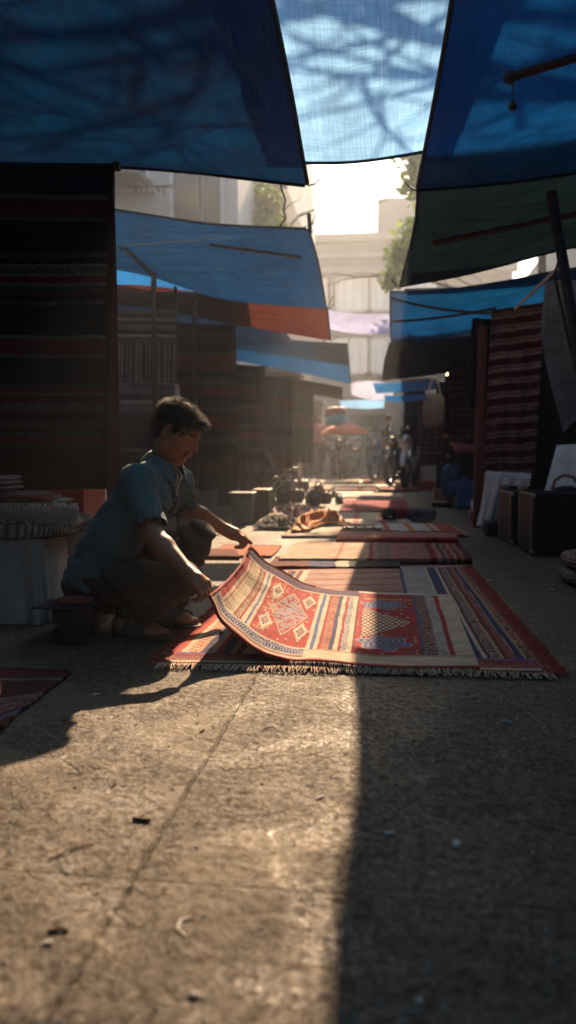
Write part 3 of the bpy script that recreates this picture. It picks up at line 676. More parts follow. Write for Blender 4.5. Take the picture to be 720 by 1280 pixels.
# ================================================================== HANGING RUGS
def hang(label, tl, tr, br, bl, spec, thick=.012, wav=.012, ns=60, nt=240, group='rugs hung up for sale', fr=None, vertical=None, detail=True, folds=3, name='hanging_rug', cat='hanging rug', mname='cloth'):
    rows = [[P(*tl), P(*tr)], [P(*bl), P(*br)]]; g = ctrl_grid([[a, a.lerp(b, .5), b] for a, b in rows], ns, nt)
    s, t = np.meshgrid(np.linspace(0, 1, ns), np.linspace(0, 1, nt)); nm = grid_normals(g)
    sd = random.random()*50
    W = wav*np.sin(s*math.pi*2*folds+sd+t*1.5)*(.3+t)+wav*.8*(fbm(s*4+sd, t*3)-.5)
    g = g+nm*W[..., None]; g[..., 2] += .006*np.sin(s*9+sd)*(t)
    def cf(s, t):
        tt = t+wob(s, t, .003, 7)
        c = stripe(tt, spec)
        if vertical is not None:
            t0, t1, vs = vertical; m = (t > t0) & (t < t1); cv = stripe((s*vs[0]) % 1, vs[1]); c = np.where(m[..., None], cv, c)
        if detail:
            row = (tt*90).astype(int); br_ = np.array([(.75+.5*((k*7919) % 13)/13) for k in range(400)])[np.clip(row, 0, 399)]
            c = c*br_[..., None]
        return c
    o = grid_mesh(name, g, M[mname], None, cf, thick); tag(o, label, cat, group)
    if fr: fringe('fringe', [Vector(p) for p in g[-1, ::6]], (0, 0, -1), .05, M[fr], o, 70)
    return o
def pat(c1, c2, n, seed=0):
    return (c1, c2, n, seed)
DK = (.022, .008, .009); DM = (.15, .018, .020); LG = (.26, .21, .20); GB = (.02, .02, .035)
spec = [(.03, (.02, .02, .03)), (.085, GB), (.10, LG), (.155, DM), (.165, (.16, .12, .11)), (.26, DK), (.275, (.10, .08, .08)), (.295, DK), (.302, LG), (.325, (.20, .17, .15)), (.33, LG), (.352, DM), (.36, LG), (.383, (.13, .11, .10)), (.39, DM), (.41, DK), (.42, (.07, .06, .06)),
        (.515, (.010, .009, .011)), (.525, (.22, .17, .16)), (.575, DM), (.585, (.18, .13, .13)), (.67, (.01, .008, .01)), (.68, (.09, .07, .07)), (.695, DM), (.70, LG), (.725, DM), (.752, (.22, .18, .17)), (.758, DM), (.785, (.06, .012, .012)), (.80, (.12, .09, .09)), (.815, DM), (.833, (.17, .13, .13)), (.85, DM), (.865, (.09, .07, .06)), (.885, (.06, .012, .012)), (1.0, (.07, .008, .01))]
def bigrug():
    rows = [[P(-230, 206, 3.7), P(-40, 208, 3.65), P(143, 209, 3.6)], [P(-225, 612, 3.7), P(-40, 613, 3.65), P(135, 611, 3.6)]]
    ns, nt = 260, 420; g = ctrl_grid(rows, ns, nt); s, t = np.meshgrid(np.linspace(0, 1, ns), np.linspace(0, 1, nt))
    g = g+grid_normals(g)*(.012*np.sin(s*9+t)*(.2+t)+.01*(fbm(s*6, t*4)-.5))[..., None]
    def cf(s, t):
        tt = t+.004*(vn(s*6, t*3)-.5)*2-.006*np.clip((s-.95)*20, 0, 1)
        c = stripe(tt, spec)
        for (a, b) in ((.302, .325), (.36, .383), (.725, .752), (.815, .833)):
            m = (tt > a) & (tt < b); ph = (tt-a)/(b-a)
            k = ((np.abs(((s*46+np.floor(ph*3)*.37) % 1)-.5)*2 < .55) ^ (vn(s*160, t*300) > .62)) & m
            c = np.where(k[..., None], c*.25, c)
        m2 = (tt > .40) & (tt < .42); c = np.where((m2 & (vn(s*150, t*90) > .6))[..., None], c*3, c)
        c = np.where((s > .985)[..., None], np.array((.06, .008, .008)), c)
        return c*(.8+.4*vn(s*3, t*500))[..., None]
    o = grid_mesh('hanging_rug', g, M['cloth'], None, cf, .014)
    tag(o, 'huge near black and maroon banded rug hanging at the left edge above the draped table', 'hanging rug', 'rugs hung up for sale')
    fringe('fringe', [Vector(p) for p in g[::8, -1]], (1, 0, 0), .006, M['fr_dark'], o, 260, r=.0012)
    return o
bigrug()
mb = MB(); mb.tube([P(-240, 204, 3.72), P(148, 208, 3.62)], .014, 8); mb.box(P(146, 208, 3.62), (.03, .03, .035)); mb.tube([P(141, 204, 3.63), P(140, 720, 3.9)], .01, 8)
tag(mb.build('hanging_rail', M['steel'], None, smooth=True), 'dark rail with a square end carrying the huge hanging rug', 'rail')
G1 = (.14, .135, .135); G2 = (.25, .24, .24); G3 = (.075, .07, .07); G4 = (.38, .36, .34)
hang('grey hanging rug with vertical bars between striped borders, left of the poles', (138, 388, 6.2), (219, 389, 6.2), (219, 480, 6.2), (136, 480, 6.2),
     [(.04, G2), (.10, G1), (.14, G4), (.2, G1), (.26, G2), (.32, G3), (.36, G4), (.44, G1), (.9, G1), (1, G2)], vertical=(.44, .97, (7, [(.12, G2), (.3, G3), (.42, G4), (.55, G1), (.8, G3), (1, G2)])), nt=120)
hang('plain grey hanging rug with faint bands, below the barred one behind the man', (134, 481, 6.0), (222, 482, 6.0), (222, 640, 6.0), (132, 640, 6.0),
     [(.06, G2), (.12, G1), (.15, G4), (.2, G2), (.24, G1), (.5, (.07, .068, .07)), (.53, G2), (1, G3)], nt=140)
hang('narrow white end cloth beside the plain grey hanging rug', (218, 481, 5.97), (224, 481, 5.97), (224, 508, 5.97), (219, 508, 5.97), [(1, (.6, .58, .55))], ns=8, nt=16, detail=False, folds=1)
D1 = (.05, .035, .032); D2 = (.10, .07, .062); D3 = (.03, .018, .018); D4 = (.14, .04, .035)
sp4 = [(.05, (.02, .02, .025)), (.12, D1), (.16, D3), (.2, D2), (.28, D4), (.32, D3), (.38, D2), (.42, D4), (.5, D1), (.53, D2), (.56, D3), (.62, D4), (.68, D1), (.72, D2), (.8, D3), (.84, D2), (.9, D4), (1, D3)]
hang('dark brown banded rug hanging behind the head of the crouching man', (219, 404, 7.2), (295, 406, 7.2), (297, 612, 7.2), (219, 612, 7.2), sp4)
hang('narrow brown banded rug hanging in the beam of light', (284, 455, 9.2), (331, 458, 9.2), (331, 605, 9.2), (284, 605, 9.2), sp4[::1], nt=100)
hang('faded brown rug hanging behind the folding chairs', (332, 470, 11.5), (366, 474, 11.5), (366, 592, 11.5), (332, 592, 11.5), [(.2, D2), (.3, D4), (.5, D2), (.6, D1), (.8, D2), (1, D4)], nt=60)
hang('far left brown cloth hanging near the pink shirted person', (367, 488, 15), (392, 492, 15), (392, 578, 15), (367, 578, 15), [(.3, D1), (.5, D4), (1, D1)], nt=40)
rr = []
k = 0.0
RM = (.085, .012, .013); RL = (.30, .17, .16); RK = (.03, .008, .01)
for i in range(13):
    w = (.018, .02, .016)[i % 3]
    rr += [(k+.022, RM), (k+.034, RL), (k+.040, RM), (k+.040+w, RL), (k+.064, RK), (k+.0765, RM)]; k += .0765
hang('maroon rug with pale pink stripes hanging above the white covered trestle', (614, 388, 7.3), (681, 378, 7.3), (667, 600, 7.3), (604, 602, 7.3), rr, wav=.011)
hang('dark striped rug hanging behind the pink cushion on the right', (560, 462, 9.6), (596, 456, 9.6), (594, 552, 9.6), (560, 553, 9.6), [(.06, D1)]+[(.06+.094*(i/2+.5), (RK if i % 2 else (.12, .04, .04))) for i in range(20)], nt=100)
hang('striped maroon rug hanging below the beige bag', (527, 500, 12.4), (557, 500, 12.4), (554, 582, 12.4), (524, 582, 12.4), rr, nt=100)
hang('far striped cloth hanging at the right side of the lane', (505, 520, 17), (522, 520, 17), (521, 585, 17), (505, 585, 17), [(.3, RK), (.5, RM), (.7, RK), (1, RM)], nt=40)
hang('long black coat hanging beside the striped maroon rug', (592, 398, 7.6), (614, 400, 7.6), (606, 512, 7.6), (585, 508, 7.6), [(1, (.012, .014, .02))], ns=50, nt=60, wav=.035, folds=3, detail=False, name='coat', cat='coat', group='garments hanging on the right', thick=.03)
hang('red and white cloth hanging beside the black coat', (596, 514, 8.6), (604, 514, 8.6), (603, 552, 8.6), (595, 550, 8.6), [(.5, (.4, .03, .03)), (1, WHT)], ns=20, nt=30, wav=.03, detail=False, name='cloth', cat='cloth', group='garments hanging on the right')
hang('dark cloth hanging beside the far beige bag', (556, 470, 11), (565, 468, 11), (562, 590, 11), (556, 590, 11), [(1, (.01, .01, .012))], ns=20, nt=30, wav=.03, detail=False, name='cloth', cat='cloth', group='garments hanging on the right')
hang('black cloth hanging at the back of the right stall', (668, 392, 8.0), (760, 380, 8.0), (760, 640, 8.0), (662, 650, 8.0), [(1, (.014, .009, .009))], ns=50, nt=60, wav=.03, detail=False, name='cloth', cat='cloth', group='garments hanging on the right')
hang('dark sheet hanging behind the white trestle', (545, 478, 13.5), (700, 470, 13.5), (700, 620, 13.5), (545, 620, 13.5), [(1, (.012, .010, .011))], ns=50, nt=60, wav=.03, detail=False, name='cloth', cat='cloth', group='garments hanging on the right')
# plastic sheet
g = ctrl_grid([[P(681, 352, 5.4), P(700, 350, 5.4), P(722, 350, 5.4)], [P(678, 430, 5.3), P(702, 434, 5.3), P(745, 436, 5.3)], [P(704, 541, 5.2), P(726, 520, 5.2), P(752, 505, 5.2)]], 50, 60)
s, t = np.meshgrid(np.linspace(0, 1, 50), np.linspace(0, 1, 60)); g += grid_normals(g)*(.03*(fbm(s*6+t*4, t*2, 3)-.5))[..., None]
tag(grid_mesh('plastic_sheet', g, M['plastic'], None, tcol((1, 1, 1))), 'crumpled milky plastic sheet hanging from the leaning pole at the right edge', 'plastic sheet')
MB().tube([P(560, 460, 11), P(561, 468, 11)], .006, 5).build('x', M['rope']).name = 'x'
bpy.data.objects.remove(bpy.data.objects['x'])
lampo = empty('lamp', P(561, 460, 11.2), 'small lit yellow bulb under the dark green tarpaulin', 'lamp')
MB().tube([P(561, 455, 11.2), P(561, 466, 11.2)], .006, 5).build('cable', M['rope'], lampo); MB().ball(P(561, 470, 11.2), (.04, .04, .05)).build('bulb', M['lamp'], lampo, smooth=True)

# ================================================================== RUGS ON THE GROUND
def flatrug(label, nl, nr, fr_, fl, z, thick, cf, ns=160, nt=80, wr=.004, group='rugs laid out along the lane', edge=None):
    q = [G(*p) for p in (nl, nr, fr_, fl)]
    for p in q: p.z = z+thick
    g = ctrl_grid([[q[0], q[0].lerp(q[1], .5), q[1]], [q[3], q[3].lerp(q[2], .5), q[2]]], ns, nt)
    s, t = np.meshgrid(np.linspace(0, 1, ns), np.linspace(0, 1, nt)); sd = random.random()*90
    g[..., 2] += wr*2*np.abs(fbm(s*7+sd, t*4+sd, 3)-.45)+.002
    g[..., 1] += wr*2.5*(vn(s*6+sd, t*2)-.5); g[..., 0] += wr*2.5*(vn(s*2+sd, t*6)-.5)
    o = grid_mesh('rug', g, M['cloth'], None, cf, thick); tag(o, label, 'rug', group); o['_'] = 0; del o['_']
    if edge:
        for (e, m, ln, n) in edge:
            line = {'n': g[0, ::4], 'r': g[::4, -1], 'l': g[::4, 0], 'f': g[-1, ::4]}[e]; d = {'n': (0, -1, 0), 'r': (1, 0, 0), 'l': (-1, 0, 0), 'f': (0, 1, 0)}[e]
            fringe('fringe', [Vector(p) for p in line], d, ln, M[m], o, n)
    return o
def dashes(x, y, fx, fy, c1, c2, seed=0):
    k = (((x*fx+np.floor(y*fy)*.5) % 1) < .5); k ^= (vn(x*fx*2.3+seed, y*fy*2+seed) > .72); return np.where(k[..., None], np.array(c1), np.array(c2))
def under_cf(s, t):
    s = s+wob(s, t, .003, 6); t = t+wob(t, s, .004, 6)
    mid = stripe((t*11) % 1, [(.12, (.30, .10, .09)), (.35, (.42, .27, .22)), (.42, (.16, .05, .05)), (.62, (.46, .32, .26)), (.70, (.35, .08, .07)), (.9, (.40, .26, .22)), (1, (.2, .1, .1))])
    c = mid
    right = stripe(s, [(.80, CREAM), (.842, NAVY), (.853, CREAM), (.862, MAR), (.888, RED), (.898, TAN), (.910, MAR), (.925, (.35, .2, .15)), (.932, CREAM), (.95, NAVY), (.958, TAN), (.975, (.25, .06, .06)), (1, (.2, .02, .025))])
    d1 = dashes(t, s, 60, 30, TAN, NAVY); m = (s > .862) & (s < .888); right = np.where(m[..., None], d1, right)
    d2 = dashes(t, s, 90, 40, MAR, PINK, 3); m = (s > .910) & (s < .930); right = np.where(m[..., None], d2, right)
    d3 = dashes(t, s, 70, 40, TAN, MAR, 5); m = (s > .958) & (s < .982); right = np.where(m[..., None], d3, right)
    c = np.where((s > .79)[..., None], right, c)
    wpat = dashes(s, t, 200, 90, (.55, .5, .46), (.2, .2, .25), 7); m = (s > .68) & (s < .79) & (t > .55) & (t < .98); c = np.where(m[..., None], wpat, c)
    m = (s > .665) & (s < .68); c = np.where(m[..., None], np.array(BLUE)*.6, c)
    left = stripe(s, [(.012, RED), (.03, ORA), (.045, CREAM), (.06, (.3, .08, .05)), (.085, TAN), (.10, NAVY), (.125, CREAM), (.14, RED), (.165, NAVY), (.18, TAN), (.2, MAR), (.23, CREAM)])
    ld = dashes(t, s, 70, 55, CREAM, ORA, 9); m = (s > .045) & (s < .085); left = np.where(m[..., None], ld, left)
    c = np.where((s < .23)[..., None], left, c)
    nb = stripe(t, [(.012, MAR), (.022, CREAM), (.05, (.12, .03, .05)), (.062, RED), (.07, BLUE), (1, RED)]); c = np.where(((t < .07) & (s > .02) & (s < .975))[..., None], nb, c)
    nd = dashes(s, t, 130, 100, MAR, PINK, 4); c = np.where(((t > .022) & (t < .048))[..., None], nd, c)
    fb = (t > .975); c = np.where(fb[..., None], dashes(s, t, 120, 60, CREAM, RED, 2), c)
    return c*(.82+.36*vn(s*500, t*700))[..., None]
flatrug('wide red, navy and cream kilim lying on the ground beneath the lifted rug', (196, 834), (694, 847), (580, 709), (330, 716), .001, .010, under_cf, ns=430, nt=420, wr=.003,
        edge=[('n', 'fr_cream', .05, 230), ('n', 'fr_red', .035, 90), ('r', 'fr_red', .055, 190), ('r', 'fr_dark', .045, 60), ('l', 'fr_red', .06, 190), ('l', 'fr_cream', .04, 50)])
def main_cf(s, t):
    s = s+wob(s, t, .0025, 8); t = t+wob(t, s, .003, 8)
    def motif(cx, cy, a, b):
        x = (s-cx)/a; y = (t-cy)/b; return x, y
    c = stripe(s, [(.055, RED), (.075, CREAM), (.085, (.45, .12, .07)), (.15, TAN), (.16, CREAM), (.175, (.30, .08, .05)), (.195, CREAM), (.205, RED), (.225, CREAM), (.235, BLUE), (.25, CREAM), (.262, RED),
                   (.50, (.40, .035, .03)), (.515, CREAM), (.53, BLUE), (.545, CREAM), (.555, RED), (.585, TAN), (.6, NAVY), (.615, CREAM), (.625, RED), (.645, (.5, .42, .5)), (.66, CREAM), (.665, MAR), (.86, RED), (.868, (.05, .09, .2)), (.905, MAR), (.935, (.5, .47, .42)), (.95, RED), (1, CREAM)])
    # lettering-like geometric band at the lifted end, dashed bands
    m = (s > .088) & (s < .148); u = (t*26); kx = u % 1; ky = (s-.088)/.06
    gl = (np.abs(kx-.5) < .14) | (np.abs(ky-np.abs(kx-.5)*2) < .16) | ((ky < .12) | (ky > .9)); c = np.where((m & gl)[..., None], np.array(CREAM), c)
    for (a, b, f, c1, c2) in ((.175, .195, 60, CREAM, MAR), (.555, .585, 50, TAN, RED), (.625, .645, 70, BLUE, CREAM), (.868, .905, 34, (.3, .22, .2), MAR), (.905, .935, 60, (.55, .52, .48), (.25, .2, .2))):
        m = (s > a) & (s < b); c = np.where(m[..., None], dashes(t, s, f, 60, c1, c2, int(a*100)), c)
    # middle figure on the orange field
    x, y = motif(.385, .50, .09, .30); ad = np.abs(x)+np.abs(y)
    lat = (np.sin(x*14+3*vn(s*30, t*30))*np.sin(y*17) > .25); c = np.where(((ad < 1) & lat & (s > .26) & (s < .5))[..., None], np.array((.36, .22, .2)), c)
    c = np.where(((ad < .9) & (vn(s*70, t*90) > .55) & (s > .26) & (s < .5))[..., None], np.array((.33, .33, .38)), c)
    c = np.where(((ad < 1) & (ad > .95))[..., None] & (s < .5)[..., None], np.array(CREAM), c)
    x, y = motif(.30, .5, .03, .33); c = np.where(((np.abs(x) < .9) & (np.abs(y) < 1) & (vn(s*120, t*60) > .56))[..., None], np.array(TAN), c)
    # right field: blue rosettes, pale stepped pyramid
    x, y = motif(.685, .50, .155, .22); tri = (x > 0) & (x < 1) & (np.abs(y) < (1-x))
    cell = (np.abs(((x*8+y*5) % 1)-.5) < .36) & (np.abs(((x*8-y*5) % 1)-.5) < .36); c = np.where(tri[..., None], np.where(cell[..., None], np.array((.58, .50, .38)), np.array(MAR)), c)
    for cy in (.24, .77):
        x, y = motif(.755, cy, .075, .075); r = np.hypot(x, y)*(1+.15*np.sin(6*np.arctan2(y, x))); c = np.where((r < 1)[..., None], np.where(((r*4) % 1 < .5)[..., None], np.array((.05, .07, .2)), np.array((.25, .26, .34))), c)
    m = (t > .86) & (t < .885) & (s > .68) & (s < .86) ; c = np.where(m[..., None], np.array((.4, .25, .06)), c)
    # small knotted filler figures scattered in both fields, stepped medallions beside the diamond
    gx, gy = (s*62) % 1, (t*34) % 1; hh = _T[(s*62).astype(int) % 256, (t*34).astype(int) % 256]
    field = ((s > .262) & (s < .5)) | ((s > .67) & (s < .86)); keep = (np.abs(c[..., 0]-.34) < .09) & (c[..., 1] < .06)
    cross = (np.abs(gx-.5)+np.abs(gy-.5) < .34) & (hh > .52); cc_ = np.where((hh > .84)[..., None], np.array((.05, .07, .2)), np.where((hh > .66)[..., None], np.array((.5, .42, .3)), np.array((.16, .01, .015))))
    c = np.where((field & keep & cross)[..., None], cc_, c)
    for cx, cy, ra, rb in ((.30, .30, .03, .10), (.30, .72, .03, .10), (.46, .30, .028, .10), (.46, .72, .028, .10)):
        x, y = motif(cx, cy, ra, rb); st = np.maximum(np.abs(np.round(x*4)/4), 0)+np.abs(np.round(y*4)/4); k_ = (st <= 1); c = np.where(k_[..., None], np.where((st > .7)[..., None], np.array(CREAM), np.where((st > .35)[..., None], np.array((.06, .07, .18)), np.array((.45, .2, .08)))), c)
    nb = stripe(t, [(.018, RED), (.035, CREAM), (.05, (.3, .08, .06)), (.06, CREAM), (.12, MAR), (.135, CREAM), (1, RED)]); c = np.where(((t < .135) & (s < .5))[..., None], nb, c)
    nd = dashes(s, t, 80, 30, (.35, .33, .4), NAVY, 5); c = np.where(((t > .06) & (t < .12) & (s < .5))[..., None], nd, c)
    nb = stripe(t, [(.02, RED), (.10, CREAM), (.115, TAN), (1, RED)]); c = np.where(((t < .115) & (s >= .5))[..., None], nb, c)
    fb = stripe(t, [(.88, CREAM), (.90, CREAM), (.975, NAVY), (1, MAR)]); c = np.where((t > .885)[..., None] & (s < .66)[..., None], fb, c)
    fd = dashes(s, t, 90, 26, NAVY, (.16, .07, .12), 8); c = np.where(((t > .90) & (t < .975) & (s < .66))[..., None], fd, c)
    fb2 = np.array((.55, .5, .46)); c = np.where(((t > .97) & (s >= .66))[..., None], fb2, c)
    return c*(.8+.4*vn(s*420, t*480))[..., None]
NR = [(261, 745, 2.60), (278, 774, 2.575), (312, 803, 2.55), (354, 824, 2.535), (402, 836, 2.53)]
FR = [(313, 683, 3.40), (329, 697, 3.5), (352, 713, 3.62), (384, 730, 3.76), (422, 743, 3.87)]
near = [P(*p) for p in NR]+[G(u, v) for u, v in ((460, 841), (530, 842), (600, 842))]
far = [P(*p) for p in FR]+[G(u, v) for u, v in ((466, 746), (514, 747), (563, 748))]
zz = [None]*4+[.028, .022, .020, .020]
for i, z in enumerate(zz):
    if z: near[i].z = z; far[i].z = z
def main_rug():
    rows = []
    for k in range(5):
        t = k/4; row = []
        for i in range(8):
            p = near[i].lerp(far[i], t); lift = max(0, p.z-.02)
            p.z -= .16*lift*math.sin(math.pi*t)*(1 if i > 0 else .5); p.x += .04*lift*math.sin(math.pi*t); row.append(p)
        rows.append(row)
    g = ctrl_grid(rows, 420, 380); s, t = np.meshgrid(np.linspace(0, 1, 420), np.linspace(0, 1, 380))
    g = g+grid_normals(g)*(.020*(fbm(s*6, t*7, 3)-.5)*np.clip(1.5-s*1.3, .12, 1)+.006*np.sin(s*34+t*5)*np.clip(.55-s, 0, .3)+.004*np.sin(t*21+s*5)*np.clip(.35-s, 0, 1))[..., None]
    g[..., 2] = np.maximum(g[..., 2], .019)
    o = grid_mesh('rug', g, M['cloth'], None, main_cf, .007)
    tag(o, 'patterned red kilim whose left end the crouching man lifts off the ground', 'rug', 'rugs laid out along the lane')
    mb = MB(); mb.tube([Vector(p)-Vector((0, 0, .003)) for p in g[0, ::6]], .006, 6); mb.tube([Vector(p)-Vector((0, 0, .003)) for p in g[::6, 0]], .006, 6); mb.tube([Vector(p)-Vector((0, 0, .003)) for p in g[-1, :200:6]], .006, 6)
    mb.build('binding', M['hem_red'], o, smooth=True)
    fringe('fringe', [Vector(p) for p in g[0, 190::8]], (0, -1, 0), .03, M['fr_cream'], o, 120)
main_rug()
def gcf(spec, f=1, along='t', dash=None, base=None):
    def cf(s, t):
        x = (t if along == 't' else s); x = x+wob(s, t, .004, 6)
        c = stripe((x*f) % 1 if f != 1 else x, spec)
        if dash:
            for (a, b, fx, c1, c2) in dash:
                m = (x > a) & (x < b); c = np.where(m[..., None], dashes((s if along == 't' else t), x, fx, 40, c1, c2), c)
        return c*(.8+.4*vn(s*300, t*300))[..., None]
    return cf
sp2 = [(.28, (.52, .36, .26)), (.30, PINK), (.45, (.52, .36, .26)), (.47, RED), (.50, (.40, .2, .17)), (.52, GRY), (.54, PINK), (.56, (.15, .2, .2)), (.60, PINK), (.78, (.36, .15, .12)), (.80, MAR), (.82, RED), (.84, TAN), (.86, MAR), (.88, GRY), (.90, RED), (.92, TAN), (.94, MAR), (.96, PINK), (1, MAR)]
flatrug('thick folded pinkish rug with a black underside just behind the wide kilim', (349, 706), (592, 706), (576, 686), (372, 684), .001, .035, gcf(sp2, along='s'), wr=.006)
flatrug('dark backed runner tucked under the thick folded pinkish rug', (336, 713), (500, 714), (500, 702), (345, 700), .001, .022, gcf([(.3, MAR), (.5, NAVY), (.6, CREAM), (1, BLK)], along='s'), wr=.008)
flatrug('small orange red rug left of the thick folded one', (262, 697), (340, 698), (352, 684), (280, 683), .001, .012, gcf([(.1, MAR), (.9, (.5, .13, .06)), (1, MAR)]), ns=80, nt=40)
flatrug('black rug edge lying left behind the raised rug corner', (240, 699), (300, 700), (296, 690), (250, 690), .001, .02, gcf([(1, MAR)]), ns=50, nt=30)
flatrug('narrow pink striped runner with a black edge behind the folded rug', (420, 682), (572, 682), (566, 672), (425, 671), .001, .05, gcf([(.2, RED), (.8, (.42, .2, .17)), (1, MAR)]), wr=.008)
W2 = (.6, .58, .55); OR = (.58, .16, .04)
flatrug('white rug with orange stripes and an orange end behind the pink runner', (352, 673), (588, 672), (562, 657), (372, 656), .002, .018,
        gcf([(.03, TAN), (.3, (.58, .46, .36)), (.32, OR), (.42, (.58, .46, .36)), (.44, OR), (.55, W2), (.585, OR), (.59, W2), (.69, W2), (.725, OR), (.82, W2), (.85, OR), (.87, W2), (.88, RED), (.90, OR), (.92, RED), (.94, OR), (.97, RED), (1, TAN)], along='s'))
flatrug('pale patterned rug beneath the orange crumpled cloth', (322, 661), (470, 660), (468, 644), (345, 643), .001, .03, gcf([(.1, NAVY), (.2, CREAM), (.35, (.5, .35, .28)), (.4, PINK), (.6, CREAM), (.8, (.55, .42, .34)), (.85, PINK), (1, CREAM)], along='s'))
flatrug('faded multicoloured rug behind the row of small hats', (455, 656), (515, 656), (507, 643), (458, 643), .001, .02, gcf([(.3, CREAM), (.5, PINK), (.7, GRY), (1, CREAM)], along='s'), ns=60, nt=40)
flatrug('plain crimson rug in the middle of the lane', (424, 641), (513, 641), (506, 625), (432, 625), .001, .02, gcf([(.02, MAR), (.9, (.30, .03, .05)), (1, CREAM)]), ns=60, nt=60)
flatrug('thin cream rug behind the crimson one', (430, 624), (506, 624), (502, 619), (436, 619), .001, .03, gcf([(1, CREAM)]), ns=60, nt=30)
farr = [((388, 614), (470, 614), (472, 609), (398, 609), (.5, .3, .22), 'pinkish far rug left of the lane centre'), ((473, 615), (523, 615), (520, 610), (476, 610), (.3, .07, .07), 'dark red far rug at the right of the lane'),
        ((452, 605), (498, 605), (496, 601), (455, 601), (.35, .12, .1), 'red far rug near the parked motorcycles'), ((400, 606), (446, 606), (450, 602), (408, 602), (.5, .4, .3), 'cream far rug near the parked motorcycles'), ((450, 598), (496, 598), (494, 595), (453, 595), (.4, .2, .18), 'farthest pink rug of the lane')]
for a, b_, c_, d_, col, lab in farr: flatrug(lab, a, b_, c_, d_, .001, .03, gcf([(.3, col), (.4, CREAM), (.7, col), (.8, MAR), (1, col)], along='s'), ns=50, nt=30, wr=.01)
def left_cf(s, t):
    c = stripe(t, [(.06, MAR), (.16, (.12, .02, .02)), (.2, GRY), (.24, BLUE), (.3, MAR), (.5, (.16, .03, .03)), (.54, GRY), (.58, MAR), (.8, (.10, .02, .025)), (.84, GRY), (1, MAR)])
    m = ((t > .3) & (t < .5)); c = np.where((m & (vn(s*60, t*80) > .55))[..., None], np.array((.3, .2, .2)), c); return c*(.7+.6*vn(s*300, t*300))[..., None]
flatrug('dark maroon patterned rug lying in the shade at the left edge', (-110, 985), (4, 911), (88, 845), (-60, 838), .001, .012, left_cf, ns=200, nt=160, wr=.003, edge=[('f', 'fr_dark', .02, 60)])
# ================================================================== DRAPED THINGS, CUSHIONS, BOXES
def draped(name, label, cat, x0, x1, y0, y1, ztop, m, flare=.03, fold=.012, rot=0, group=None, seed=0, z0=0.004, parent=None):
    n, rows = 200, []; a = np.linspace(0, 2*math.pi, n); cx, cy = (x0+x1)/2, (y0+y1)/2; hx, hy = (x1-x0)/2, (y1-y0)/2
    e = .16; ux = np.sign(np.cos(a))*np.abs(np.cos(a))**e; uy = np.sign(np.sin(a))*np.abs(np.sin(a))**e
    prof = [(.001, 0), (.4, 0), (.8, 0), (.97, -.001), (1, -.012), (1.005, -.04)]+[(1.01, -(ztop-z0)*k) for k in (.2, .35, .5, .65, .8, .92, 1)]
    R_ = []
    for i, (f, dz) in enumerate(prof):
        d = max(0, -dz/(ztop)); fl = 1+flare*d*2
        w = fold*d*(np.sin(a*17+seed)+.8*np.sin(a*9+2*seed)+1.6*(vn(a*6+seed, a*0+d*3)-.5))
        X = cx+ux*(hx*f*fl+w*(f > .9)); Y = cy+uy*(hy*f*fl+w*(f > .9)); Z = ztop+dz+(.004*(vn(ux*3+f*4, uy*3)-.5) if f < .98 else 0)+0*a
        R_.append(np.stack([X, Y, Z], -1))
    g = np.stack(R_); t = np.linspace(0, 1, 70); g = np.stack([cr(g[:, i], t) for i in range(n)], 1); g[..., 2] = np.maximum(g[..., 2], z0)
    g = g[:, ::-1]
    o = grid_mesh(name, g, m, parent, None, .004)
    if label: tag(o, label, cat, group)
    return o
def pillow(name, label, cat, c, sz, m, rz=0, tilt=0, e=.35, cf=None, group=None, flat=.6, nz=(.006, 5)):
    nu, nv = 120, 60; a = np.linspace(0, 2*math.pi, nu); b = np.linspace(-math.pi/2, math.pi/2, nv); A, B = np.meshgrid(a, b)
    sg = lambda x, p: np.sign(x)*np.abs(x)**p
    X = sg(np.cos(B), .55)*sg(np.cos(A), e); Y = sg(np.cos(B), .55)*sg(np.sin(A), e); Z = sg(np.sin(B), flat)*(1-.35*(X**2*Y**2))
    d = nz[0]*(fbm(X*nz[1]+c[0]*9, Y*nz[1]+Z*2, 3)-.5)*2
    p = np.stack([X*sz[0]+d, Y*sz[1]+d, Z*sz[2]+d], -1)
    Mx = np.array(Euler((0, tilt, rz)).to_matrix()); p = p@Mx.T+np.array(c)
    o = grid_mesh(name, p, m, None, cf); return tag(o, label, cat, group)
Yt = 3.05
tag(draped('draped_table', None, None, -2.15, P(50, 700, Yt).x, Yt, Yt+.5, .365, M['grey_cover'], flare=.035, fold=.008, seed=2), 'low table covered by a grey canvas cloth at the left edge', 'table')
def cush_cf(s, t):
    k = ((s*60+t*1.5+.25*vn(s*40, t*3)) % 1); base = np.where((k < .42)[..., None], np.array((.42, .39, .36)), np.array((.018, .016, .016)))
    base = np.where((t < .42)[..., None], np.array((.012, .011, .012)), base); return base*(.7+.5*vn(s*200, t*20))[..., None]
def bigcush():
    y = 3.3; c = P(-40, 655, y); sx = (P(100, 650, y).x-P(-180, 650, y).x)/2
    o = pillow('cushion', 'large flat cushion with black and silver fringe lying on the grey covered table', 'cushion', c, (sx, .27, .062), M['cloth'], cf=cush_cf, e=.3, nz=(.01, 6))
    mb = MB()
    for _ in range(900):
        u = random.uniform(-110, 98); yy = 3.3-.25*random.uniform(.8, 1)*(1 if u < 85 else .6); p = P(u, 628+random.random()*10, yy); q = p+Vector((random.uniform(.0, .02), -.022, -random.uniform(.03, .07)))
        mb.tube([p, p.lerp(q, .5)+Vector((0, -.01, .012)), q], .0011, 3)
    mb.build('fringe', mat('silver_yarn', (.32, .30, .28), .6, .5, 200), o)
bigcush()
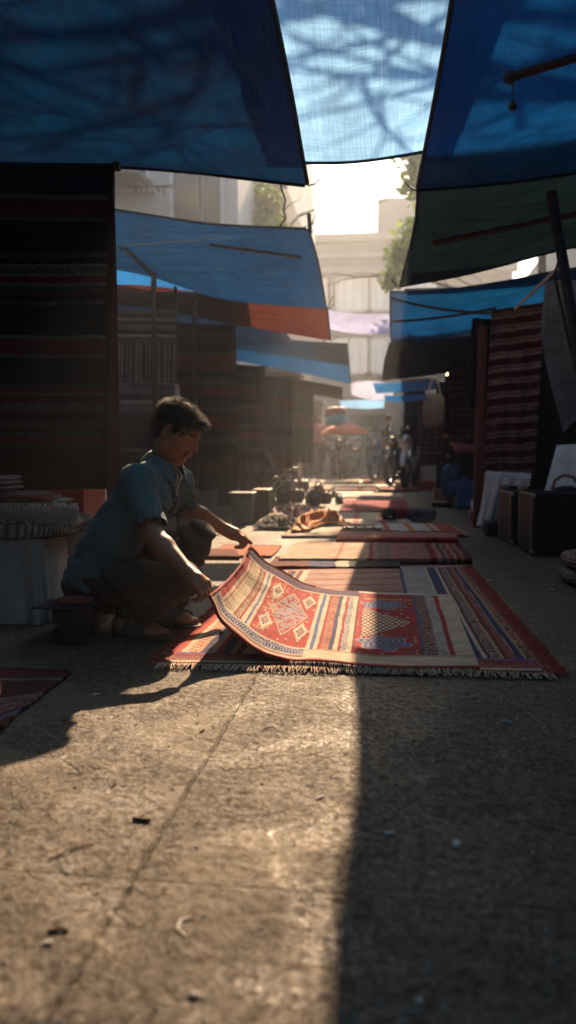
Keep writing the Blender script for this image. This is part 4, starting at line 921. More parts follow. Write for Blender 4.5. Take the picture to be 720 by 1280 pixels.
pillow('cushion', 'flat dark red cushion on top of the large fringed cushion', 'cushion', P(14, 621, 3.3), (.20, .16, .026), M['red_plastic'] if False else mat('red_velvet', (.20, .02, .018), .8, .35, 20, .3, 200, sheen=.6), e=.6, nz=(.004, 6))
pillow('folded_cloth', 'folded pale green cloth tucked under the flat red cushion', 'cloth', P(68, 625, 3.38), (.07, .08, .010), mat('green_cloth', (.35, .42, .30), .9), e=.5, nz=(.004, 6))
for i, (v, w, lab) in enumerate(((609, .07, 'bottom pink striped folded cloth of the small pile at the left edge'), (603, .066, 'middle pink striped folded cloth of the small pile at the left edge'), (597, .06, 'top pink striped folded cloth of the small pile at the left edge'))):
    pillow('folded_cloth', lab, 'cloth', P(2, v, 3.22), (w, .09, .0105), mat('pink_stripe_%d' % i, (.42, .20, .19), .9, .6, 40, stretch=(.1, .1, 3)), e=.35, group='folded cloths piled on the red cushion', nz=(.003, 6))
def box_thing(label, cat, name, u0, u1, vb, vt, m, depth=.3, bev=.012, rz=0, lid=None, group=None, Y=None, taper=1.0):
    a = G((u0+u1)/2, vb); y = Y or a.y; w = P(u1, vb, y).x-P(u0, vb, y).x; zt = P((u0+u1)/2, vt, y).z; x = P((u0+u1)/2, vb, y).x
    r = empty(name, (x, y+depth/2, 0), label, cat, group, rz); mb = MB()
    mb.box((x, y+depth/2, zt/2+.002), (w*(1/taper if taper > 1 else 1), depth, zt), bev=bev, taper=taper); mb.build('body', m, r)
    if lid: MB().box((x, y+depth/2, zt+.018), (w*1.06*(taper if taper > 1 else 1), depth*1.06, .03), bev=.008).build('lid', lid, r)
    return r
box_thing('tall red plastic crate behind the covered table', 'crate', 'crate', 58, 106, 722, 600, M['red_plastic'], .35)
box_thing('dull white panel box standing beside the red crate', 'box', 'box', 90, 132, 700, 612, M['white_cover'], .12)
box_thing('pale grey lidded box on the ground behind the man', 'box', 'box', 236, 267, 641, 600, M['grey_cover'], .25, lid=M['slate_plastic'])
box_thing('small dark box beside the grey lidded box behind the man', 'box', 'box', 216, 238, 645, 606, M['black_plastic'], .25)
box_thing('blue grey plastic bin with a lid beside the folding chairs', 'bin', 'bin', 288, 314, 656, 620, M['slate_plastic'], .22, lid=M['slate_plastic'], taper=1.12)
box_thing('dark cabinet right of the blue grey bin', 'cabinet', 'cabinet', 314, 336, 652, 612, M['case'], .3)
# ---- bucket with a tray
by = 2.76; bc = P(92, 790, by); 
r = empty('bucket', (bc.x, by, 0), 'dark bucket with a wide flat tray on top, standing in front of the stool', 'bucket')
zt = P(92, 758, by).z
MB().lathe((bc.x, by, 0.002), [(.056, 0), (.060, .004), (.070, zt-.02), (.074, zt-.018), (.074, zt-.006), (.067, zt-.006), (.058, .02), (.001, .02)], 36, cap=False).build('shell', M['black_plastic'], r, smooth=True)
mb = MB(); mb.tube([Vector((bc.x+.069*math.cos(a), by-.069*math.sin(a)*.4-.05*math.sin(a), zt-.02-.05*math.sin(a))) for a in np.linspace(0, math.pi, 14)], .0025, 6); mb.build('handle', M['steel'], r, smooth=True)
o = tag(MB().box((P(84, 755, by).x, by, zt+.006), (.20, .16, .008), bev=.003).build('tray', M['black_plastic'], None), 'thin dark tray lying across the bucket', 'tray')
cpc = P(92, 749, by)
def mix_cf(s, t): return np.where((vn(s*90, t*60) > .5)[..., None], np.array((.35, .12, .06)), np.where((vn(s*120+9, t*90) > .5)[..., None], np.array((.03, .08, .08)), np.array((.25, .02, .03))))
pillow('folded_cloth', 'small multicoloured folded cloth on the tray over the bucket', 'cloth', (cpc.x, by+.01, zt+.022), (.066, .05, .010), M['cloth'], cf=mix_cf, e=.5, nz=(.004, 8))
# ---- wooden stool
sx0, sx1 = P(108, 770, 2.98).x, P(158, 770, 2.98).x
r = empty('stool', ((sx0+sx1)/2, 3.05, 0), 'low wooden stool under the crouching man', 'stool')
MB().box(((sx0+sx1)/2, 3.06, .128), (sx1-sx0+.05, .26, .02), bev=.004).build('seat', M['wood'], r)
for x in (sx0+.012, sx1-.012): MB().box((x, 3.06, .059), (.022, .22, .116), bev=.002).build('leg', M['wood'], r)
MB().box(((sx0+sx1)/2, 3.06, .075), (sx1-sx0-.052, .02, .05), bev=.002).build('stretcher', M['wood'], r)
# ---- right hand side goods
def case(label, u0, u1, vb, vt, depth, rz):
    a = G(u0, vb); y = a.y; w = P(u1, vb, y).x-a.x; h = P(u0, vt, y).z
    r = empty('carrying_case', a, label, 'case', 'black cases with metal edges', rz)
    L = lambda x, yy, z: r.matrix_basis @ Vector((x, yy, z)) if False else Matrix.LocRotScale(r.location, r.rotation_euler, None) @ Vector((x, yy, z))
    rot = Euler((0, 0, rz))
    MB().box(L(w/2, depth/2, h/2+.01), (w, depth, h-.02), rot, bev=.012).build('shell', M['case'], r)
    for x in (0.004, w-.004):
        for yy in (0.004, depth-.004): MB().box(L(x, yy, h/2+.01), (.016, .016, h-.01), rot, bev=.003).build('edge', M['metal_edge'], r)
    for x in (.004, w-.004): MB().box(L(x, depth/2, h+.002), (.017, depth-.02, .014), rot, bev=.003).build('edge', M['metal_edge'], r)
    for yy in (.004, depth-.004): MB().box(L(w/2, yy, h+.004), (w-.02, .014, .012), rot, bev=.003).build('edge', M['case'], r)
    for (x, z) in ((.014, .022), (w-.014, .022), (.014, h-.014), (w-.014, h-.014)): MB().ball(L(x, -.002, z), (.02, .016, .02), rot, 10).build('corner', M['metal_edge'], r, smooth=True)
    mb = MB(); mb.tube([L(w*.36, -.004, h*.86), L(w*.37, -.03, h*.84), L(w*.63, -.03, h*.84), L(w*.64, -.004, h*.86)], .007, 6); mb.build('handle', M['case'], r, smooth=True)
    mb = MB()
    for q in (.92, .885): mb.box(L(w*.5, -.003, h*q), (w*.62, .006, .004), rot)
    mb.build('ridge', M['case'], r)
case('black case with dull metal edges standing left behind the bigger one', 637, 705, 681, 616, .40, R(4))
case('large black case with metal corners at the right edge', 663, 752, 695, 618, .36, R(4))
# white covered trestle
ty = 7.05
r = empty('trestle', G(632, 664), 'small trestle covered by worn white canvas with a splayed side', 'trestle')
def quad_panel(name, a, b, c, d, m, parent, th=.02, f=.01):
    g = ctrl_grid([[a, a.lerp(b, .5), b], [d, d.lerp(c, .5), c]], 24, 40); s, t = np.meshgrid(np.linspace(0, 1, 24), np.linspace(0, 1, 40)); g += grid_normals(g)*(f*np.sin(s*14+t*2)*t)[..., None]
    return grid_mesh(name, g, m, parent, None, th)
quad_panel('side_cover', P(608, 592, ty), P(627, 594, ty), P(612, 663, ty-.05), P(597, 657, ty-.05), M['white_cover'], r)
quad_panel('side_cover', P(606, 592, ty+.02), P(640, 594, ty+.02), P(628, 648, ty+.03), P(600, 655, ty), M['grey_cover'], r)
g0 = [P(606, 593, ty), P(664, 597, ty), P(664, 588, ty+.4), P(610, 586, ty+.4)]
quad_panel('top_cover', g0[0], g0[1], g0[2], g0[3], M['white_cover'], r, .03, 0)
quad_panel('apron', P(625, 594, ty-.01), P(663, 597, ty-.01), P(662, 608, ty-.01), P(624, 606, ty-.01), M['white_cover'], r, .01)
mb = MB(); mb.box((P(657, 630, ty).x, ty+.2, P(657, 630, ty).z/1.0), (.04, .3, .42)); mb.build('leg', M['white_cover'], r)
box_thing('flat black box under the white covered trestle', 'box', 'box', 608, 640, 666, 653, M['case'], .25, group='boxes around the white trestle', Y=6.75)
box_thing('dark grey box inside the white covered trestle', 'box', 'box', 622, 644, 656, 630, M['black_plastic'], .2, group='boxes around the white trestle', Y=7.25)
box_thing('small red and pale box beside the dark red board', 'box', 'box', 588, 606, 654, 640, M['red_plastic'], .2, group='boxes around the white trestle')
box_thing('white carton on the red box beside the dark red board', 'carton', 'carton', 590, 604, 650, 626, M['white_cover'], .14, group='boxes around the white trestle', Y=8.3)
mb = MB(); a, b_ = P(603, 408, 7.5), P(598, 652, 7.5); mb.tube([a, Vector((b_.x, 7.6, 0))], .055, 4); tag(mb.build('board', M['darkwood'], None), 'tall dark red board standing left of the striped maroon rug', 'board')
q = ctrl_grid([[P(696, 558, 6.6), P(745, 556, 6.6)], [P(680, 616, 6.2), P(745, 620, 6.2)]], 120, 10); s, t = np.meshgrid(np.linspace(0, 1, 120), np.linspace(0, 1, 10)); q[..., 1] += .006*np.sin(s*90)
ow = tag(grid_mesh('slatted_board', q, M['white_cover'], None, None, .015), 'ribbed whitish board leaning behind the large black case', 'board')
draped('draped_crate', 'dark cloth covered crate behind the black cases', 'crate', P(668, 600, 6.25).x, P(760, 600, 6.25).x, 6.2, 6.7, .40, M['undershirt'], seed=5)
hb = pillow('bag', 'brown bag with a curved handle behind the large black case', 'bag', P(706, 625, 6.0), (.10, .08, .10), M['undershirt'], nz=(.02, 4))
mb = MB(); mb.tube([P(690, 612, 5.9), P(694, 600, 5.9), P(704, 594, 5.9), P(716, 596, 5.9), P(724, 606, 5.9)], .012, 8)
mb.build('handle', M['cardboard'], hb, smooth=True)
box_thing('bright blue jerry can beside the low black table', 'jerry can', 'jerry_can', 571, 596, 636, 601, M['blue_plastic'], .16, bev=.03, lid=None)
jc = P(583, 597, 9.9); o = bpy.data.objects['jerry_can']
MB().lathe((jc.x, G(583, 636).y+.08, P(583, 601, 9.86).z-.002), [(.035, 0), (.035, .04), (.001, .04)], 16).build('cap', M['blue_plastic'], o, smooth=True)
box_thing('brown cardboard carton on the ground left of the blue jerry can', 'carton', 'carton', 542, 563, 630, 612, M['cardboard'], .25, bev=.004)
box_thing('dark flat crate under the brown cardboard carton', 'crate', 'crate', 540, 566, 633, 628, M['case'], .3, Y=10.25)
mb = MB(); pa = P(566, 585, 10.4)
r = empty('table', (P(585, 600, 10.4).x, 10.4, 0), 'low black table under the pink cushion', 'table')
xa, xb, zt = P(562, 570, 10.3).x, P(612, 570, 10.3).x, P(585, 570, 10.3).z
MB().box(((xa+xb)/2, 10.6, zt), (xb-xa, .6, .04), bev=.01).build('table_top', M['case'], r)
for x in (xa+.03, xb-.03):
    for y in (10.35, 10.85): MB().box((x, y, zt/2-.01), (.04, .04, zt-.02)).build('leg', M['case'], r)
pillow('cushion', 'pink cushion on the low black table', 'cushion', P(586, 561, 10.5), (.18, .18, .06), mat('pink_cloth', (.5, .16, .24), .85), nz=(.01, 5))
pillow('ball', 'pale pink round bundle on the pink cushion', 'bundle', P(570, 553, 10.45), (.085, .08, .05), mat('pale_pink', (.6, .3, .32), .8), e=1, flat=1)
pillow('cap', 'bright red cap behind the pink bundle', 'cap', P(564, 546, 10.6), (.10, .08, .03), M['red_plastic'], e=1, flat=1)
pillow('bag', 'turquoise bag on the ground under the low black table', 'bag', P(563, 600, 10.4), (.11, .1, .2), M['blue_plastic'], nz=(.03, 4))
# beige hanging bag
bg = pillow('bag', 'beige cloth bag hanging in front of the striped maroon rug', 'bag', P(543, 512, 11.5), (.15, .06, .22), mat('beige_cloth', (.40, .36, .29), .9, .25, 8, .3, 60), e=.6, nz=(.03, 5))
mb = MB(); mb.tube([P(533, 498, 11.48), P(541, 472, 11.5), P(546, 472, 11.5), P(552, 498, 11.48)], .012, 6); mb.build('strap', M['cord'], bg, smooth=True)
box_thing('white box under the far striped rug', 'box', 'box', 526, 553, 609, 580, M['white_cover'], .4)
box_thing('low red basket in front of the far white box', 'basket', 'basket', 522, 545, 613, 601, M['red_plastic'], .3)
# striped rolled rug at the right edge
def roll_cf(s, t): k = (t*14) % 1; return np.where((k < .5)[..., None], np.array((.40, .36, .34)), np.array((.09, .015, .02)))*(.8+.4*vn(s*90, t*90))[..., None]
for i, (v, dx, lab) in enumerate(((729, .0, 'lower striped folded rug at the right edge of the picture'), (708, .01, 'upper striped folded rug at the right edge of the picture'))):
    c = P(745, v, 4.35); c.z = .045 if i == 0 else .13
    pillow('folded_rug', lab, 'folded rug', (c.x+dx, 4.4, c.z), (.165, .16, .045), M['cloth'], cf=roll_cf, e=.4, group='folded rugs at the right edge', nz=(.006, 6))
# row of small hats, case on the rug, orange cloth
hats = [(486, 652, 'black', (.02, .02, .025)), (496, 651, 'dark red', (.22, .02, .02)), (507, 650, 'red', (.35, .03, .03)), (517, 652, 'charcoal', (.05, .055, .06)), (527, 651, 'grey green', (.10, .13, .12)), (536, 652, 'slate', (.07, .08, .09))]
for u, v, nm, col in hats:
    c = G(u, v); r = pillow('hat', nm+' cap in the row of caps on the faded rug', 'cap', (c.x, c.y, .075), (.075, .08, .06), mat('cap_'+nm.replace(' ', '_'), col, .85, .3, 30), e=1, flat=.9, group='caps lined up on the ground', nz=(.008, 6))
    mb = MB(); mb.ball((c.x+.01, c.y-.08, .04), (.06, .06, .008)); mb.build('brim', r.data.materials[0], r, smooth=True)
def pc(u0, u1, vb, vt, Y, dep, name, label, cat, m, zoff=0):
    x0, x1 = P(u0, vb, Y).x, P(u1, vb, Y).x; z0, z1 = P(u0, vb, Y).z, P(u0, vt, Y).z
    r = empty(name, ((x0+x1)/2, Y+dep/2, z0), label, cat); MB().box(((x0+x1)/2, Y+dep/2, (z0+z1)/2), (x1-x0, dep, z1-z0), bev=.012).build('body', m, r); return r, x0, x1, z0, z1
r, x0, x1, z0, z1 = pc(426, 479, 673, 661, 6.75, .16, 'glasses_box', 'long black box lying on the red edged rug', 'box', M['case'])
MB().box(((x0+x1)/2, 6.83, z1+.004), (x1-x0-.03, .13, .012), bev=.004).build('lid', M['case'], r)
for k in range(4): MB().ball((x0+.05+k*.075, 6.78, z1+.016), (.012, .012, .008), None, 8).build('button', M['metal_edge'], r, smooth=True)
pc(416, 482, 680, 675, 6.6, .3, 'folded_rug', 'thin bright red folded cloth under the long black box', 'cloth', mat('bright_red_cloth', (.42, .025, .02), .85, .2, 20))
def crumple(label, pts, z, hgt, m, seed):
    a, b, c, d = [G(*p) for p in pts]; g = ctrl_grid([[a, a.lerp(b, .5), b], [d, d.lerp(c, .5), c]], 110, 60); s, t = np.meshgrid(np.linspace(0, 1, 110), np.linspace(0, 1, 60))
    e = np.clip(np.minimum(np.minimum(s, 1-s)*5, np.minimum(t, 1-t)*4), 0, 1); n = 1-np.abs(fbm(s*9+seed, t*5, 3)*2-.9)*1.6
    g[..., 2] = z+hgt*np.clip(n, 0, 1)*(.15+.85*e); g[..., 0] += .12*(vn(s*4+seed, t*4)-.5); g[..., 1] += .5*(vn(s*3+9, t*2+seed)-.5)
    return tag(grid_mesh('crumpled_cloth', g, m, None, None, .006), label, 'cloth')
crumple('crumpled orange cloth lying on the pale rugs', ((362, 668), (432, 662), (424, 651), (388, 654)), .035, .13, mat('orange_silk', (.60, .20, .02), .7, .5, 9, .3, 60), 3)
crumple('crumpled dark and pink cloth left of the orange one', ((322, 658), (400, 652), (402, 644), (342, 645)), .03, .12, mat('dusky_cloth', (.28, .14, .12), .8, .7, 5), 11)
crumple('dark folded garment on the ground behind the far hand', ((318, 664), (372, 664), (375, 658), (330, 656)), .02, .09, M['undershirt'], 21)
# heaps of bags at the left of the lane
heap = [(372, 628, .16, (.05, .035, .03)), (392, 632, .17, (.02, .02, .02)), (408, 629, .13, (.10, .04, .035)), (424, 630, .10, (.03, .03, .035)), (378, 616, .2, (.12, .06, .05)), (398, 618, .15, (.30, .18, .10)), (363, 618, .22, (.07, .03, .03)), (355, 630, .16, (.16, .04, .035)), (416, 622, .10, (.04, .06, .05))]
cn = ['dark brown', 'black', 'maroon', 'charcoal', 'brick brown', 'tan', 'deep maroon', 'red brown', 'blackish green']
wh = ['nearest the folding chairs', 'at the near front of the heap', 'right of the black one', 'at the right end of the heap', 'standing behind the brown one', 'shining in the sun at the back', 'standing against the folding chairs', 'low beside the chair legs', 'at the back right of the heap']
for i, (u, v, s_, col) in enumerate(heap):
    s_ *= .75
    c = G(u, v); r = pillow('bag', cn[i]+' bag '+wh[i], 'bag', (c.x, c.y, s_*.75), (s_*.8, s_*.6, s_*.75), mat('bag_'+cn[i].replace(' ', '_'), col, .42, .3, 12, .3, 30, spec=.6), e=.7, flat=.8, rz=random.random(), group='bags heaped on the left of the lane', nz=(.04, 4))
    mb = MB(); mb.tube([Vector((c.x-s_*.4, c.y, s_*1.3)), Vector((c.x-s_*.25, c.y, s_*1.9)), Vector((c.x+s_*.25, c.y, s_*1.9)), Vector((c.x+s_*.4, c.y, s_*1.3))], .012, 6); mb.build('handle', M['leather'], r, smooth=True)
    if i in (3, 8, 1): MB().ball((c.x+.03, c.y-s_*.55, s_*.9), (.03, .012, .03), None, 8).build('buckle', M['chrome'], r, smooth=True)
# folding chairs
def chair(u, v, rz, label):
    c = G(u, v); r = empty('folding_chair', c, label, 'folding chair', 'folding chairs on the left of the lane', rz)
    T = Matrix.LocRotScale(r.location, r.rotation_euler, None); L = lambda *p: T @ Vector(p)
    for s_ in (-1, 1):
        MB().tube([L(.22, s_*.2, .01), L(-.02, s_*.2, .43), L(-.20, s_*.2, .80)], .014, 7).build('back_leg', M['chrome'], r, smooth=True)
        MB().tube([L(-.25, s_*.18, .01), L(.17, s_*.18, .44)], .012, 7).build('front_leg', M['chrome'], r, smooth=True)
    MB().box(L(.03, 0, .445), (.40, .38, .025), r.rotation_euler, bev=.01).build('seat', M['case'], r)
    MB().box(L(-.165, 0, .72), (.02, .38, .20), Euler((0, -.4, rz)), bev=.008).build('backrest', M['slate_plastic'], r)
    MB().tube([L(.22, -.2, .04), L(.22, .2, .04)], .01, 6).build('stretcher', M['chrome'], r)
chair(326, 637, R(8), 'front folding chair with a shining seat beside the blue grey bin'); chair(340, 627, R(-12), 'second folding chair behind the front one on the left'); chair(352, 619, R(30), 'third folding chair farthest along the left stalls')
for (u0, u1, vb, vt, lab, mm) in ((330, 372, 616, 596, 'dark stall table behind the folding chairs', 'case'), (298, 330, 640, 590, 'brown stall chest behind the blue grey bin', 'rust'), (246, 296, 632, 598, 'dark stall chest behind the grey lidded box', 'case')):
    box_thing(lab, 'chest', 'chest', u0, u1, vb, vt, M[mm], .5)

# ================================================================== PEOPLE
def V(*a): return np.array(a, float)
def PV(u, v, Y): return np.array(P(u, v, Y))
man = empty('person', (-1.0, 3.05, 0), 'crouching man in a blue grey short sleeved shirt lifting the corner of a red kilim', 'person')
pelN, pelF = PV(120, 722, 2.93), PV(124, 722, 3.13)
chN, chF = PV(180, 620, 2.93), PV(197, 617, 3.12)
neck0, neck1 = PV(201, 583, 3.03), PV(211, 556, 3.02)
shN, shF = PV(172, 603, 2.84), PV(222, 601, 3.17)
elN, wrN = PV(193, 672, 2.70), PV(236, 717, 2.60)
elF, wrF = PV(238, 638, 3.27), PV(283, 663, 3.37)
hpN, knN, anN = PV(122, 730, 2.94), PV(226, 724, 2.76), PV(152, 781, 2.985)
hpF, knF, anF = PV(126, 728, 3.13), PV(247, 671, 3.13), PV(213, 765, 3.20)
mid = lambda a, b, t=.5: a*(1-t)+b*t
# --- body: head, neck, arms, hands, hidden trunk, feet in one field
F = Field((-1.32, 2.46, .0), (-.50, 3.52, 1.0+.06), .0042)
# hidden trunk and legs (inside the clothes)
for a, b_ in ((pelN, chN), (pelF, chF)): F.cone(a, b_, .085, .085, .05)
F.cone(chN, shN, .07, .035, .04).cone(chF, shF, .07, .035, .04).cone(mid(chN, chF), neck0, .07, .05, .05)
for h, k_, a_ in ((hpN, knN, anN), (hpF, knF, anF)): F.cone(h, k_, .065, .045, .03).cone(k_, a_, .045, .03, .02)
# neck and head
nk = (neck1-neck0); F.cone(neck0-nk*.3, neck1, .056, .050, .02)
HC = PV(222, 540, 3.015); S_ = .97
pitch, hyaw = R(33), R(-14)
Hm = (Euler((0, 0, hyaw)).to_matrix() @ Euler((0, pitch, 0)).to_matrix())
Hn = np.array(Hm); ex, ey, ez = Hn[:, 0], Hn[:, 1], Hn[:, 2]      # forward, left(far), up of the head
def hp(x, y, z): return HC+(ex*x+ey*y+ez*z)*S_
def hell(c, r, k=.012, mode='add', rot=None):
    Mr = Hn if rot is None else Hn@np.array(rot.to_matrix()); F.ell(hp(*c), [q*S_ for q in r], Mr, k, mode)
hell((-.012, 0, .030), (.096, .074, .082), .01)          # skull
hell((.030, 0, -.015), (.058, .058, .072), .03)          # face mass
F.cone(hp(.060, 0, -.085), hp(.010, 0, -.068), .020*S_, .030*S_, .03)      # chin to jaw
for s_ in (-1, 1):
    F.cone(hp(.055, s_*.012, -.086), hp(-.004, s_*.048, -.052), .018*S_, .020*S_, .025)   # jaw line
    F.cone(hp(.058, s_*.040, -.018), hp(.020, s_*.058, -.010), .014*S_, .015*S_, .02)       # cheekbone
    F.cone(hp(.081, s_*.012, .030), hp(.064, s_*.050, .026), .0095*S_, .008*S_, .012)      # brow ridge
    F.ell(hp(.083, s_*.031, .010), [.016*S_, .017*S_, .011*S_], Hn, .010, 'cut')            # socket
    F.ell(hp(.071, s_*.031, .009), [.0125*S_]*3, Hn, .003)                                   # eyeball
    F.cone(hp(.0815, s_*.020, .0145), hp(.077, s_*.042, .0125), .0032*S_, .0028*S_, .004)  # upper lid
    F.cone(hp(.086, s_*.010, -.024), hp(.094, s_*.009, -.026), .0085*S_, .008*S_, .006)    # nostril wing
    F.ell(hp(-.006, s_*.077, .000), [.017*S_, .008*S_, .031*S_], Hn@np.array(Euler((0, R(12), s_*R(-18))).to_matrix()), .005)   # ear
    F.ell(hp(.000, s_*.084, .003), [.009*S_, .005*S_, .017*S_], Hn, .004, 'cut')
F.cone(hp(.083, 0, .020), hp(.106, 0, -.017), .0085*S_, .0115*S_, .010)    # nose
F.ell(hp(.104, 0, -.019), [.011*S_, .012*S_, .010*S_], Hn, .006)
F.cone(hp(.090, -.016, -.046), hp(.090, .016, -.046), .0068*S_, .0068*S_, .006).cone(hp(.092, -.005, -.0455), hp(.092, .005, -.0455), .0075*S_, .0075*S_, .006)   # upper lip
F.cone(hp(.087, -.014, -.0575), hp(.087, .014, -.0575), .0072*S_, .0072*S_, .006)    # lower lip
F.cone(hp(.099, -.022, -.0515), hp(.099, .022, -.0515), .0035*S_, .0035*S_, .003, 'cut')    # mouth line
F.ell(hp(.072, 0, -.085), [.017*S_, .020*S_, .015*S_], Hn, .012)                       # chin
# arms
def arm(sh, el, wr, k=.012):
    F.cone(sh, el, .046, .037, .02); m1 = mid(el, wr, .28); F.cone(el, m1, .037, .0395, .015).cone(m1, wr, .0395, .0245, .015)
arm(shN, elN, wrN); arm(shF, elF, wrF)
# hands gripping the rug edge
def hand(wr, kn_c, across, down, fwd, thumb_tip, side):
    """wr wrist, kn_c centre of the knuckle row, across = unit along the knuckles, down/fwd = curl directions"""
    across, down, fwd = [a/np.linalg.norm(a) for a in (across, down, fwd)]
    F.cone(wr, mid(wr, kn_c, .55), .026, .030, .012)
    for i, (o_, ln) in enumerate(((-.030, .92), (-.010, 1.0), (.010, .97), (.029, .80))):
        kb = kn_c+across*o_; F.cone(mid(wr, kb, .35), kb, .017, .0125, .014)
        j1 = kb+(down*.85+fwd*.5)*.036*ln; j2 = j1+(down*.6-fwd*.75)*.025*ln; j3 = j2+(-down*.25-fwd*.95)*.019*ln
        F.cone(kb, j1, .0108, .0095, .0045).cone(j1, j2, .0095, .0085, .003).cone(j2, j3, .0085, .0070, .003)
    tb_ = wr+(kn_c-wr)*.25+across*side*.026; tm = mid(tb_, thumb_tip, .55)+fwd*.012
    F.cone(tb_, tm, .0145, .0115, .01).cone(tm, thumb_tip, .0112, .0085, .004)
eN = PV(262, 745, 2.60); eF = PV(313, 683, 3.40)
hand(wrN, PV(251, 731, 2.575), V(.35, .9, .12), V(.12, 0, -1), V(1, -.2, .25), eN+V(.004, .006, .018), 1)
hand(wrF, PV(300, 671, 3.39), V(.25, .95, .05), V(.30, 0, -1), V(1, .1, .25), eF+V(.004, -.008, .016), -1)
# feet
def foot(an, heel, toe, dirv):
    F.cone(an, heel, .031, .026, .02).cone(heel, toe, .028, .024, .02).cone(an, mid(heel, toe, .55), .030, .026, .03)
    d = (toe-heel); d[2] = 0; d /= np.linalg.norm(d); sd = V(-d[1], d[0], 0)
    for i, (o_, L_, r_) in enumerate(((.028, .050, .0125), (.011, .050, .0098), (-.004, .045, .0092), (-.018, .038, .0088), (-.031, .030, .0085))):
        b0 = toe+sd*o_*dirv-d*.02; b0[2] = heel[2]-.006; e0 = b0+d*L_; e0[2] = .031; F.cone(b0, e0, .015, r_, .010)
def soleheel(u, v, z=.045):
    g = G(u, v); return V(g.x, g.y, z)
heN, toN = soleheel(152, 795), soleheel(194, 801, .043); heF, toF = soleheel(200, 781), soleheel(232, 786, .043)
foot(anN, heN, toN, 1); foot(anF, heF, toF, 1)
body = F.mesh('body', M['skin'], man)
# paint eyes / brows / lips as real colour
def paint(o, fn, mm):
    me = o.data; n = len(me.vertices); co = np.empty(n*3, np.float32); me.vertices.foreach_get('co', co); co = co.reshape(-1, 3)+np.array(man.location)
    col = np.ones((n, 4), np.float32); col[:, :3] = fn(co); a = me.color_attributes.new('Col', 'FLOAT_COLOR', 'POINT'); a.data.foreach_set('color', col.ravel())
def skin_cf(co):
    q = (co-HC)@Hn/S_; x, y, z = q.T; base = np.tile(np.array((.31, .135, .072)), (len(co), 1))
    base *= (.88+.24*vn3(co[:, 0]*40, co[:, 1]*40, co[:, 2]*40))[:, None]
    lip = (x > .083) & (np.abs(y) < .023) & (np.abs(z+.0515) < .0115); base[lip] = (.20, .065, .045)
    ay = np.abs(y); brow = (x > .055) & (ay > .010) & (ay < .050) & (np.abs(z-(.0335-(ay-.03)**2*6)) < .0052); base[brow] = (.02, .014, .011)
    lash = (x > .066) & (ay > .017) & (ay < .045) & (np.abs(z-.0095) < .0022); base[lash] = (.015, .01, .01)
    eye = (x > .068) & (ay > .020) & (ay < .042) & (z > .0035) & (z < .0078); base[eye] = (.5, .45, .42); iris = eye & (np.abs(ay-.031) < .006); base[iris] = (.02, .012, .01)
    stub = (x > .03) & (z < -.035) & (z > -.10) & ~lip; base[stub] *= .86
    return base
paint(body, skin_cf, None)
def skin_mat():
    m, nt, out = newmat('painted_skin'); a = N(nt, 'ShaderNodeVertexColor'); a.layer_name = 'Col'
    b = N(nt, 'ShaderNodeBsdfPrincipled', Roughness=.5); b.inputs['Subsurface Weight'].default_value = .12; b.inputs['Subsurface Radius'].default_value = (.012, .004, .002); b.inputs['Subsurface Scale'].default_value = 1
    nt.links.new(a.outputs[0], b.inputs['Base Color']); n = obj_noise(nt, 350, 3); bp = N(nt, 'ShaderNodeBump', Strength=.15, Distance=.001)
    nt.links.new(n.outputs[0], bp.inputs['Height']); nt.links.new(bp.outputs[0], b.inputs['Normal']); nt.links.new(b.outputs[0], out.inputs[0]); return m
body.data.materials[0] = skin_mat()
# --- hair: cap mass + strands
Hf = Field(tuple(HC-.17), tuple(HC+.17), .004)
def he(c, r, k=.01, mode='add', rot=None): Hf.ell(hp(*c), [q*S_ for q in r], Hn if rot is None else Hn@np.array(rot.to_matrix()), k, mode)
he((-.018, 0, .036), (.101, .0785, .085)); he((-.060, 0, .000), (.050, .062, .058), .02)
he((.050, 0, .078), (.045, .050, .028), .02)
Hf.ell(hp(.118, 0, -.030), [.088*S_, .12*S_, .108*S_], Hn, .008, 'cut')                         # face opening
Hf.ell(hp(.040, 0, -.085), [.09*S_, .12*S_, .090*S_], Hn, .008, 'cut')
for s_ in (-1, 1): Hf.ell(hp(.000, s_*.085, -.022), [.030*S_, .022*S_, .034*S_], Hn, .006, 'cut'); Hf.cone(hp(.020, s_*.066, .030), hp(.014, s_*.070, -.008), .012*S_, .006*S_, .006)
Hf.disp(lambda x, y, z: .006*(vn3(x*130, y*130, z*130)-.5)+.008*(vn3(x*50, y*50, z*50)-.5))
hair = Hf.mesh('hair', M['hair'], man)
